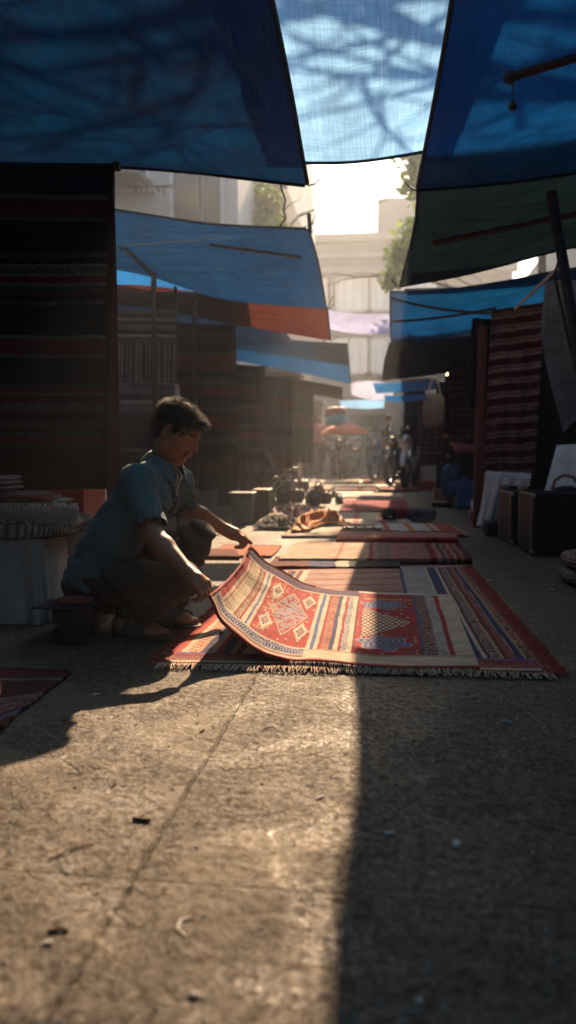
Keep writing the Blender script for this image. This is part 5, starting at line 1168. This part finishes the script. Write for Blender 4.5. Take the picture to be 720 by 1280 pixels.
def strands():
    me = hair.data; n = len(me.vertices); co = np.empty(n*3, np.float32); no = np.empty(n*3, np.float32); me.vertices.foreach_get('co', co); me.vertices.foreach_get('normal', no)
    co = co.reshape(-1, 3); no = no.reshape(-1, 3); q = (co+np.array(man.location)-HC)@Hn/S_
    idx = np.where(np.linalg.norm(q-np.array((-.02, 0, .03)), axis=1) > .062)[0]; idx = rng.choice(idx, 5200); VV = []; FF = []
    for i in idx:
        p = Vector(co[i]); nn = Vector(no[i]); fl = Vector(ex)*.9-Vector(ez)*.15+Vector((random.gauss(0, .35), random.gauss(0, .35), random.gauss(0, .35)))
        if q[i][0] < -.03: fl = -Vector(ez)*.9+Vector((random.gauss(0, .3), random.gauss(0, .3), random.gauss(0, .3)))
        d = (fl-nn*fl.dot(nn)).normalized(); L_ = random.uniform(.009, .024); w = nn.cross(d).normalized()*.0008
        a, b2, c = p-nn*.001, p+d*L_*.5+nn*L_*.5, p+d*L_*.9+nn*L_*.65
        k = len(VV); VV += [a-w, a+w, b2+w, b2-w, c]; FF += [(k, k+1, k+2, k+3), (k+3, k+2, k+4)]
    me2 = bpy.data.meshes.new('strands'); me2.from_pydata(VV, [], FF); o = link_mesh('strands', me2, M['hair'], hair, smooth=False)
strands()
# --- shirt
Sf = Field((-1.42, 2.6, .10), (-.60, 3.45, .92), .0045)
bl = V(-1, 0, 0)
Sf.cone(pelN+V(-.012, -.01, .01), mid(pelN, chN, .45)+V(-.018, -.01, 0), .116, .108, .05).cone(mid(pelN, chN, .45)+V(-.02, -.01, 0), chN+V(-.01, -.01, 0), .108, .103, .05)
Sf.cone(pelF+V(-.012, .01, .01), mid(pelF, chF, .45)+V(-.018, .01, 0), .116, .108, .06).cone(mid(pelF, chF, .45)+V(-.02, .01, 0), chF+V(0, .01, 0), .108, .101, .06)
nb = neck0+V(-.012, 0, -.018)
Sf.cone(mid(chN, chF), nb, .11, .060, .05)
Sf.cone(nb, shN, .056, .060, .035).cone(nb, shF, .056, .058, .035).cone(shN, chN, .062, .085, .04).cone(shF, chF, .06, .085, .04)
def sleeve(sh, el, t_end, r0, r1):
    e = mid(sh, el, t_end+.15); Sf.cone(sh, e, r0, r1, .025)
    p = mid(sh, el, t_end); d = (el-sh)/np.linalg.norm(el-sh)
    Sf.plane(p, d, .003, (p+d*.06-.11, p+d*.06+.11)) if False else None
    return p, d, r1
slN = sleeve(shN, elN, .84, .062, .064); slF = sleeve(shF, elF, .80, .060, .060)
# folds
def folds(x, y, z):
    w = .006*(1-np.abs(fbm(x*13+y*4+z*5, z*9-x*7+y*3, 3)*2-.9)*2.2)*np.clip((.66-z)*4, 0, 1)
    w += .005*(1-np.abs(fbm(x*9-z*11+30, z*6+y*12, 3)*2-.9)*2.0)
    a = shN; dx, dz = x-a[0], z-a[2]; rr_ = np.sqrt(dx*dx+dz*dz+1e-6)
    w += .007*(1-np.abs(np.sin(np.arctan2(dz, dx)*9+5*vn3(x*5, y*5, z*5)))*1.6)*np.clip(rr_*5-.2, 0, 1)*np.clip(1.6-rr_*4, 0, 1)
    w += .010*(1-np.abs(fbm(x*8+z*16+11, y*9+z*8, 2)*2-.75)*2.4)*np.clip((.48-z)*6, 0, 1)
    return w*.9+.010*(vn3(x*16, y*16, z*16)-.5)
Sf.disp(folds)
for p, d, r_ in (slN, slF):      # cuff: cut flat and hollow
    sl, X = Sf.sub(p-.13, p+.13); q0 = (X[0]-p[0])*d[0]+(X[1]-p[1])*d[1]+(X[2]-p[2])*d[2]
    rad = np.sqrt(np.maximum(0, (X[0]-p[0])**2+(X[1]-p[1])**2+(X[2]-p[2])**2-q0**2))
    kill = np.where((rad < .095) & (q0 > -.02), q0, -1.0); Sf.d[sl] = np.maximum(Sf.d[sl], kill.astype(np.float32))
    Sf.cone(p-d*.05, p+d*.03, .0, .0, .001) if False else None
    Sf.cone(p-d*.035, p+d*.03, r_-.012, r_-.006, .003, 'cut')
# neck opening and open front
Sf.cone(neck0+V(.01, 0, .0), neck1+V(.02, 0, .02), .052, .075, .006, 'cut')
fN = mid(chN, chF)+V(.115, -.055, .03); fT = neck0+V(.05, -.02, -.02)
Sf.cone(fT, fN+V(-.02, 0, .0), .030, .010, .006, 'cut')
shirt = Sf.mesh('shirt', M['shirt'], man)
Uf = Field((-1.1, 2.7, .35), (-.6, 3.35, .92), .006)
Uf.cone(mid(chN, chF)+V(.01, 0, 0), neck0+V(-.005, 0, -.03), .098, .055, .03); Uf.disp(lambda x, y, z: .004*(vn3(x*30, y*30, z*30)-.5)); Uf.mesh('undershirt', M['undershirt'], man)
# collar: two leaves around the neck
def collar():
    n = neck1-neck0; n /= np.linalg.norm(n); a0 = ex-n*(ex@n); a0 /= np.linalg.norm(a0); b0 = np.cross(n, a0)
    ang = np.linspace(R(28), R(332), 60); rows = []
    for (r_, h, dr) in ((.064, -.010, 0), (.062, .030, 0), (.065, .037, 0), (.073, .026, 0), (.088, -.012, 1)):
        row = []
        for a in ang:
            f = 1+.25*dr*max(0, math.cos(a)); off = -.030*max(0, math.cos(a))**2*(1 if h < .02 else .35)
            row.append(neck0+n*(h+.006+off)+(a0*math.cos(a)*1.0+b0*math.sin(a)*1.02)*r_*f+a0*.010)
        rows.append([Vector(p) for p in row])
    g = ctrl_grid(rows, 90, 26); g += (.0025*(rng.random(g.shape)-.5)*0); o = grid_mesh('collar', g, M['shirt'], shirt, None, .003)
collar()
mb = MB()
def front(t, o=0): return Vector(mid(fT, fN, t)+V(.018+o, -.018, 0))
for sgn in (-1, 1):
    mb.tube([Vector(neck0+V(.045, sgn*.025, .012)), Vector(mid(fT, fN, .25)+V(.03, sgn*.030-.01, .0)), Vector(mid(fT, fN, .65)+V(.018, sgn*.018-.01, 0)), Vector(fN+V(.004, -.01, -.03))], .0022, 6)
mb.build('opening_rim_light', M['cord'], man, smooth=True)  # pale tubes standing in for rim light along the shirt opening
for k in range(4): MB().ball(Vector(fN+V(-.004+.004*k, -.012, -.045-.05*k)), (.0055, .004, .0055), None, 8).build('button', M['trim'], shirt, smooth=True)
# --- trousers
Tf = Field((-1.36, 2.58, .02), (-.60, 3.45, .46), .0045)
Tf.cone(pelN+V(0, 0, .0), pelF, .112, .112, .03).ell(tuple(mid(pelN, pelF)+V(.01, 0, -.035)), (.13, .18, .085), None, .05)
Tf.cone(hpN, knN, .092, .068, .03).cone(hpF, knF, .092, .064, .03)
Tf.cone(knN+V(-.004, 0, -.006), mid(knN, anN, .5)+V(.0, 0, -.008), .066, .062, .02).cone(mid(knN, anN, .5)+V(0, 0, -.008), mid(knN, anN, .93), .062, .056, .02)
Tf.cone(knF, mid(knF, anF, .5), .062, .057, .02).cone(mid(knF, anF, .5), mid(knF, anF, .95), .057, .055, .02)
def tfold(x, y, z):
    return .007*np.sin((x*1.2+z*1.5)*55+6*vn3(x*8, y*8, z*8))*(.3+vn3(x*5, y*5, z*5))+.009*(vn3(x*18, y*18, z*18)-.5)
Tf.disp(tfold)
for k_, a_ in ((knN, anN), (knF, anF)):
    d = (a_-k_)/np.linalg.norm(a_-k_); p = mid(k_, a_, .93)
    sl, X = Tf.sub(p-.10, p+.10); q0 = (X[0]-p[0])*d[0]+(X[1]-p[1])*d[1]+(X[2]-p[2])*d[2]; rad = np.sqrt(np.maximum(0, (X[0]-p[0])**2+(X[1]-p[1])**2+(X[2]-p[2])**2-q0**2))
    Tf.d[sl] = np.maximum(Tf.d[sl], np.where((rad < .085) & (q0 > -.02), q0, -1).astype(np.float32)); Tf.cone(p-d*.03, p+d*.03, .042, .046, .003, 'cut')
tro = Tf.mesh('trousers', M['trousers'], man)
def check_mat():
    m, nt, out = newmat('checked_wool'); L = nt.links.new; tc = N(nt, 'ShaderNodeTexCoord'); sp = N(nt, 'ShaderNodeSeparateXYZ'); L(tc.outputs['Object'], sp.inputs[0])
    fs = []
    for ax, f in ((0, 330), (2, 300)):
        s1 = N(nt, 'ShaderNodeMath', operation='MULTIPLY'); L(sp.outputs[ax], s1.inputs[0]); s1.inputs[1].default_value = f
        s2 = N(nt, 'ShaderNodeMath', operation='SINE'); L(s1.outputs[0], s2.inputs[0]); g = N(nt, 'ShaderNodeMath', operation='GREATER_THAN'); L(s2.outputs[0], g.inputs[0]); g.inputs[1].default_value = .8; fs.append(g)
    ad = N(nt, 'ShaderNodeMath', operation='ADD'); L(fs[0].outputs[0], ad.inputs[0]); L(fs[1].outputs[0], ad.inputs[1]); hf = N(nt, 'ShaderNodeMath', operation='MULTIPLY'); L(ad.outputs[0], hf.inputs[0]); hf.inputs[1].default_value = .45
    mx = N(nt, 'ShaderNodeMix', data_type='RGBA'); L(hf.outputs[0], mx.inputs[0]); mx.inputs[6].default_value = (.022, .019, .019, 1); mx.inputs[7].default_value = (.05, .042, .037, 1)
    b = N(nt, 'ShaderNodeBsdfPrincipled', Roughness=.9); b.inputs['Sheen Weight'].default_value = .05; L(mx.outputs[2], b.inputs['Base Color']); n = obj_noise(nt, 300, 3); bp = N(nt, 'ShaderNodeBump', Strength=.3, Distance=.002); L(n.outputs[0], bp.inputs['Height']); L(bp.outputs[0], b.inputs['Normal']); L(b.outputs[0], out.inputs[0]); return m
tro.data.materials[0] = check_mat()
# sandals
for he_, to_ in ((heN, toN), (heF, toF)):
    d = Vector(to_-he_); d.z = 0; d.normalize(); ang = math.atan2(d.y, d.x); c = Vector(mid(he_, to_)); Ls = (Vector(to_)-Vector(he_)).length
    So = Field(tuple(np.array(c)-.2), tuple(np.array(c)+.2), .004)
    a1 = V(he_[0]-d.x*.012, he_[1]-d.y*.012, .013); b1 = V(to_[0]+d.x*.022, to_[1]+d.y*.022, .013)
    So.cone(a1, mid(a1, b1, .45), .033, .034, .01).cone(mid(a1, b1, .45), b1, .034, .046, .01)
    W = So.lo[2]+So.h*np.arange(So.n[2]); So.d = np.maximum(So.d, (np.abs(W-.0115)-.0095)[None, None, :].astype(np.float32))
    s_o = So.mesh('sandal', M['leather'], man)
    sd = Vector((-d.y, d.x, 0)); mb = MB()
    for f, r_, w in ((.84, .058, .013), (.62, .058, .013), (.36, .056, .008)):
        cc = Vector(mid(he_, to_, f)); pts = [Vector((cc.x, cc.y, .018))+sd*r_*.92*math.cos(a)+Vector((0, 0, r_*.95*math.sin(a)))+d*(.01*math.cos(a)) for a in np.linspace(-.05, math.pi+.05, 14)]
        for k in range(-2, 3): mb.tube([p+d*k*w*.5 for p in pts], .0045, 5)
    hc = Vector(he_); mb.tube([hc+sd*.036+Vector((0, 0, -.02)), hc+sd*.03-d*.018+Vector((0, 0, .012)), hc-d*.033+Vector((0, 0, .014)), hc-sd*.03-d*.018+Vector((0, 0, .012)), hc-sd*.036+Vector((0, 0, -.02))], .004, 5)
    mb.build('strap', M['leather'], s_o, smooth=True)
# --- people far down the lane
def walker(loc, rz, label, top, legs, sit=False, h=1.68, lean=0.0, hairc=True):
    r = empty('person', loc, label, 'person', None, rz); k = h/1.7; T = Matrix.LocRotScale(Vector(loc), Euler((0, 0, rz)), None)
    def W(x, y, z): return np.array(T @ Vector((x*k, y*k, z*k)))
    hz = .62 if sit else .92
    lo = np.array(loc)+(-.7, -.7, -.02); hi = np.array(loc)+(.7, .7, 1.9)
    f = Field(lo, hi, .014); fs = Field(lo, hi, .016); ft = Field(lo, hi, .016); up_ = hz+.55
    ch = (lean+.05, 0, hz+.38); hd = (lean*1.6+.06, 0, hz+.70)
    f.cone(W(0, 0, hz), W(*ch), .10, .11, .05).cone(W(*ch), W(hd[0], 0, hd[2]-.08), .06, .05, .03).ell(W(*hd), (.085*k, .075*k, .115*k), None, .02).ell(W(hd[0]+.085, 0, hd[2]-.02), (.02, .015, .025), None, .01)
    for s_ in (-1, 1):
        sh = (ch[0]-.02, s_*.19, up_-.07); el = (ch[0]+.02+(.12 if sit else 0), s_*.25, up_-.34); wr = (ch[0]+(.38 if sit else .12), s_*.22, up_-.52+(.12 if sit else 0))
        f.cone(W(*sh), W(*el), .045, .038, .02).cone(W(*el), W(*wr), .036, .025, .02).ell(W(wr[0]+.05, wr[1], wr[2]-.03), (.05, .03, .045), None, .02)
        for q in range(4): f.cone(W(wr[0]+.05, wr[1]+(q-1.5)*.018, wr[2]-.03), W(wr[0]+.10, wr[1]+(q-1.5)*.02, wr[2]-.075), .010, .008, .006)
        fs.cone(W(*sh), W(*mid(V(*sh), V(*el), .85)), .058, .055, .03)
        if sit: kn = (.40, s_*.16, hz-.04); an = (.36, s_*.16, .12)
        else: kn = (.03+.12*s_, s_*.10, .50); an = (-.02+.16*s_, s_*.10, .10)
        ft.cone(W(0, s_*.09, hz), W(*kn), .095, .068, .04).cone(W(*kn), W(*an), .066, .05, .03)
        f.cone(W(0, s_*.08, hz), W(*kn), .06, .045, .03).cone(W(*kn), W(*an), .045, .035, .02)
        f.cone(W(*an), W(an[0], an[1], .05), .04, .04, .02).cone(W(an[0]-.04, an[1], .045), W(an[0]+.16, an[1], .035), .042, .035, .02)
    fs.cone(W(0, 0, hz+.04), W(*ch), .135, .145, .05).cone(W(ch[0]-.02, -.15, up_-.09), W(ch[0]-.02, .15, up_-.09), .07, .07, .05); ft.ell(W(0, 0, hz), (.14, .16, .12), None, .04)
    f.mesh('body', M['skin'], r); fs.mesh('shirt', top, r); ft.mesh('trousers', legs, r)
    fh = Field(np.array(W(*hd))-.2, np.array(W(*hd))+.2, .012); fh.ell(W(hd[0]-.015, 0, hd[2]+.03), (.09*k, .083*k, .10*k), None, .01); fh.mesh('hair', M['hair'], r)
def gp(u, Y): p = P(u, 560, Y); return (p.x, Y, 0)
mp_, mw, mb_, mk, ml = mat('pink_shirt', (.52, .16, .16), .85), mat('lilac_shirt', (.5, .48, .55), .85), mat('beige_shirt', (.34, .29, .22), .85), mat('dark_shirt', (.02, .025, .035), .85), mat('dark_legs', (.03, .03, .035), .9)
walker(gp(396, 20.5), R(-70), 'person in a pink shirt standing on the left of the far lane', mp_, ml, h=1.62)
walker(gp(409, 23.0), R(-40), 'person in a pale top right behind the pink shirted one', mw, ml, h=1.55)
walker(gp(428, 21.5), R(-95), 'person in beige sitting on the left parked motorcycle', mb_, ml, sit=True)
walker(gp(444, 22.5), R(-120), 'person in lilac white sitting beside the beige one', mw, ml, sit=True, lean=.05)
walker(gp(487, 20.5), R(170), 'person in dark clothes standing by the right motorcycle', mk, ml, h=1.6)
walker(gp(509, 22.0), R(190), 'person in black standing under the right awnings', mk, ml, h=1.7)
walker(gp(463, 30.0), R(-90), 'small distant person in grey in the middle of the lane', mat('grey_shirt', (.3, .3, .3), .85), ml, h=1.65)
# --- motorcycles
def moto(loc, rz, label, colr):
    r = empty('motorcycle', loc, label, 'motorcycle', 'motorcycles parked along the far lane', rz); T = Matrix.LocRotScale(Vector(loc), Euler((0, 0, rz)), None); L = lambda x, y, z: T @ Vector((x, y, z))
    for x in (-.60, .60):
        mb = MB(); mb.tube([L(x+.25*math.cos(a), 0, .30+.25*math.sin(a)) for a in np.linspace(0, 2*math.pi, 29)[:-1]], .048, 8, closed=True); w = mb.build('wheel', M['rubber'], r, smooth=True)
        mb = MB(); mb.tube([L(x+.19*math.cos(a), 0, .30+.19*math.sin(a)) for a in np.linspace(0, 2*math.pi, 25)[:-1]], .014, 6, closed=True)
        for k in range(5): mb.tube([L(x, 0, .3), L(x+.19*math.cos(k*1.257), 0, .3+.19*math.sin(k*1.257))], .012, 5)
        mb.build('rim', M['chrome'], w, smooth=True)
    f = Field(np.array(loc)+(-.95, -.95, .1), np.array(loc)+(.95, .95, 1.15), .018)
    A = lambda x, y, z: np.array(L(x, y, z))
    f.cone(A(-.55, 0, .62), A(-.10, 0, .52), .09, .11, .04).cone(A(-.10, 0, .40), A(.20, 0, .38), .10, .07, .05).cone(A(.22, 0, .40), A(.42, 0, .82), .09, .10, .05).cone(A(.42, 0, .88), A(.50, 0, .93), .10, .09, .03).cone(A(.42, 0, .55), A(.44, 0, .45), .13, .10, .04)
    f.mesh('fairing', colr, r)
    MB().box(L(-.32, 0, .755), (.66, .24, .09), Euler((0, 0, rz)), bev=.035).build('seat', M['leather'], r, smooth=True)
    MB().tube([L(.36, -.33, 1.02), L(.40, -.18, 1.0), L(.42, 0, .98), L(.40, .18, 1.0), L(.36, .33, 1.02)], .015, 7).build('handlebar', M['rubber'], r, smooth=True)
    for s_ in (-1, 1):
        MB().tube([L(.44, s_*.06, .75), L(.60, s_*.06, .30)], .02, 6).build('fork', M['chrome'], r, smooth=True)
        mm = MB(); mm.tube([L(.38, s_*.24, 1.0), L(.36, s_*.28, 1.14)], .006, 5); mm.ball(L(.35, s_*.29, 1.19), (.03, .055, .045)); mm.build('mirror', M['chrome'], r, smooth=True)
    MB().ball(L(.56, 0, .90), (.06, .08, .07)).build('headlight', M['chrome'], r, smooth=True)
    MB().tube([L(-.05, -.12, .28), L(-.4, -.15, .30), L(-.75, -.16, .38)], .04, 8).build('exhaust', M['chrome'], r, smooth=True)
    MB().tube([L(.60+.31*math.cos(a), 0, .30+.31*math.sin(a)) for a in np.linspace(.5, 2.4, 10)], .05, 6).build('front_fender', colr, r, smooth=True)
moto(gp(421, 20.5), R(-80), 'grey black motorcycle facing the viewer on the left of the far lane', M['case'])
moto(gp(440, 21.5), R(-100), 'dark motorcycle beside the grey black one in the far lane', M['slate_plastic'])
moto(gp(482, 19.5), R(-115), 'motorcycle with a pale blue front on the right of the far lane', M['blue_plastic'])
moto(gp(500, 17.0), R(-110), 'black motorcycle nearest on the right under the awnings', M['case'])
moto(gp(513, 15.5), R(-100), 'black and white motorcycle beside the far red basket', M['white_cover'])
# parasol
pcn = P(431, 533, 19.5)
r = empty('parasol', (pcn.x, 19.5, 0), 'faded orange red parasol over the seated people', 'parasol')
MB().lathe((pcn.x, 19.5, pcn.z-.18), [(.62, 0), (.5, .12), (.3, .2), (.02, .26)], 8, cap=False).build('canopy', mat('orange_canopy', (.5, .12, .06), .8), r); MB().tube([(pcn.x, 19.5, 0), (pcn.x, 19.5, pcn.z+.08)], .02, 8).build('pole', M['steel'], r)
pk = P(420, 519, 18.5)
o = pillow('bundle', 'red topped bundle hanging over the far crowd', 'bundle', P(420, 516, 18.5), (.24, .1, .13), M['red_plastic'], nz=(.03, 4)); o2 = pillow('bundle', 'cyan bundle hanging just below the red topped one', 'bundle', P(421, 525, 18.45), (.22, .1, .12), mat('cyan_cloth', (.05, .35, .5), .7), nz=(.03, 4))
# far stall frontage on both sides so that the lane closes on itself
for i, (u0, u1, Y, vt, lab, col) in enumerate(((330, 372, 16, 470, 'dim brown stall front far on the left', (.05, .035, .03)), (372, 402, 23, 505, 'dim grey brown stall front at the far left end', (.09, .08, .075)), (505, 530, 20, 480, 'dark stall front at the far right', (.03, .03, .033)), (440, 480, 34, 520, 'hazy grey kiosk at the far end of the lane', (.2, .2, .2)))):
    x0, x1 = P(u0, 560, Y).x, P(u1, 560, Y).x; zt = P(u0, vt, Y).z; mm = mat('stall_%d' % i, col, .9, .5, 3)
    r = empty('stall', ((x0+x1)/2, Y, 0), lab, 'stall'); MB().box(((x0+x1)/2, Y+.4, zt/2), (x1-x0, .8, zt)).build('wall', mm, r); MB().box(((x0+x1)/2, Y-.1, zt+.03), (x1-x0+.2, 1.3, .06)).build('roof', M['trim'], r)
# ---- litter and grit
lit = [(570, 1057, .022, 'white oblong scrap on the shaded ground below the kilim'), (487, 1043, .016, 'pale speck left of the white oblong scrap'), (524, 1252, .012, 'round white scrap near the bottom edge'), (612, 727, .03, 'pale crumpled scrap right of the wide kilim'), (690, 738, .03, 'bluish white scrap near the folded rugs'), (552, 765, .015, 'tiny scrap beside the kilim fringe'), (243, 1246, .016, 'cream chip at the bottom of the sunlit ground'), (60, 1180, .014, 'yellowish chip in the lower left corner')]
for u, v, s_, lab in lit:
    c = G(u, v); p = pillow('litter', lab, 'litter', (c.x, c.y, s_*.22), (s_*.5, s_*.28, s_*.10), M['paper'], rz=random.random()*3, e=.8, group='scraps of litter on the concrete', nz=(s_*.15, 6))
sc_ = crumb = MB()
g = G(229, 1160); mb = MB(); mb.tube([G(239, 1148)+Vector((0, 0, .002)), G(226, 1152)+Vector((0, 0, .003)), G(222, 1162)+Vector((0, 0, .002)), G(232, 1172)+Vector((0, 0, .002))], .0018, 5)
tag(mb.build('litter', M['paper'], None, smooth=True), 'pale curved peel lying on the sunlit ground', 'litter', 'scraps of litter on the concrete')
g = MB(); g.tube([G(62, 1076)+Vector((0, 0, .003)), G(85, 1066)+Vector((0, 0, .004)), G(100, 1060)+Vector((0, 0, .004)), G(118, 1057)+Vector((0, 0, .003))], .0022, 5); tag(g.build('twig', M['bark'], None), 'thin dark twig on the sunlit ground at the left', 'twig')
g = MB(); g.tube([G(166, 1026)+Vector((0, 0, .004)), G(188, 1028)+Vector((0, 0, .004))], .004, 6); tag(g.build('twig', M['bark'], None), 'short dark twig beside the slab joint', 'twig')
for i, (u, v, L_, an, lab) in enumerate(((330, 912, .03, .3, 'tiny dark splinter just in front of the lifted rug'), (250, 916, .018, 1.2, 'dark chip near the edge of the shadow'), (60, 1165, .03, .1, 'row of dark crumbs at the lower left'), (205, 1120, .02, 2.0, 'short dark splinter on the cross joint'), (395, 1000, .02, .8, 'small pale straw near the shadow edge'), (640, 905, .03, 2.5, 'thin pale straw on the shaded ground at the right'), (520, 900, .02, .4, 'short straw in the shade below the kilim'), (140, 985, .025, 1.7, 'bent dark stalk left of the slab joint'))):
    c0 = G(u, v); d0 = Vector((math.cos(an), math.sin(an), 0))*L_; q = MB(); q.tube([c0+Vector((0, 0, .002)), c0+d0*.5+Vector((.003, .004, .004)), c0+d0+Vector((0, 0, .002))], .0013+.0008*(i % 3), 5)
    tag(q.build('splinter', M['paper'] if 'pale' in lab or 'straw' in lab else M['bark'], None), lab, 'splinter', 'bits of straw and wood on the concrete')
mbx = bmesh.new(); bp = []
for _ in range(5200):
    y = .85+random.random()**1.6*6; x = random.uniform(-1.2, 1.6)*(.4+y*.25); s_ = .0010+.0042*random.random()**4
    bp.append((x, y, s_))
VV, FF = [], []
for x, y, s_ in bp:
    k = len(VV); a = random.random()*3
    VV += [(x+s_*math.cos(a+q*math.pi/2)*random.uniform(.6, 1.2), y+s_*math.sin(a+q*math.pi/2)*random.uniform(.6, 1.2), .0002) for q in range(4)]+[(x+s_*.1, y, s_*.9)]
    FF += [(k, k+1, k+4), (k+1, k+2, k+4), (k+2, k+3, k+4), (k+3, k, k+4)]
mbx.free(); me = bpy.data.meshes.new('grit'); me.from_pydata(VV, [], FF); tag(link_mesh('grit', me, M['stone'], None, False), 'small grit scattered over the concrete', 'grit', kind='stuff')
# ================================================================== AIR, LIGHT, CAMERA
HAZE = 0.0042
m, nt, out = newmat('air'); pv = N(nt, 'ShaderNodeVolumePrincipled'); pv.inputs['Color'].default_value = (.80, .88, .98, 1); pv.inputs['Density'].default_value = HAZE; pv.inputs['Anisotropy'].default_value = .52; nt.links.new(pv.outputs[0], out.inputs['Volume'])
tag(MB().box((0, 17, 7.5), (40, 74, 17)).build('haze', m, None), kind='stuff')
SUN_EL, SUN_AZ = R(33.5), R(3.5)       # azimuth measured from +Y towards +X
w = bpy.data.worlds.new('World'); sc.world = w; w.use_nodes = True; nt = w.node_tree; nt.nodes.clear()
sky = nt.nodes.new('ShaderNodeTexSky'); sky.sky_type = 'NISHITA'; sky.sun_disc = False; sky.sun_elevation = SUN_EL; sky.sun_rotation = SUN_AZ; sky.dust_density = 3; sky.air_density = 1.2
bg = nt.nodes.new('ShaderNodeBackground'); bg.inputs[1].default_value = .07; ow = nt.nodes.new('ShaderNodeOutputWorld'); nt.links.new(sky.outputs[0], bg.inputs[0]); nt.links.new(bg.outputs[0], ow.inputs[0])
sl = bpy.data.lights.new('sun', 'SUN'); sl.energy = 5; sl.angle = R(.6); sl.color = (1, .69, .42); so = bpy.data.objects.new('sun', sl); C.objects.link(so)
dv = Vector((math.sin(SUN_AZ)*math.cos(SUN_EL), math.cos(SUN_AZ)*math.cos(SUN_EL), math.sin(SUN_EL))); so.rotation_euler = dv.to_track_quat('Z', 'Y').to_euler(); so.location = (1, 10, 12)
cam = bpy.data.cameras.new('camera'); co_ = bpy.data.objects.new('camera', cam); C.objects.link(co_); sc.camera = co_
co_.location = (0, 0, CH); co_.rotation_euler = Matrix((RT, UP, -FW)).transposed().to_euler()
cam.sensor_fit = 'VERTICAL'; cam.sensor_height = 36; cam.sensor_width = 24; cam.lens = 36*FPX/1280; cam.clip_start = .02; cam.clip_end = 600
cam.dof.use_dof = True; cam.dof.focus_distance = 2.98; cam.dof.aperture_fstop = 2.1
vs = sc.view_settings; vs.view_transform = 'Standard'; vs.look = 'None'; vs.gamma = 1; vs.use_curve_mapping = False; vs.exposure = 1.5
sc.render.engine = 'CYCLES'; sc.cycles.volume_max_steps = 64; sc.cycles.volume_bounces = 1; sc.cycles.max_bounces = 8
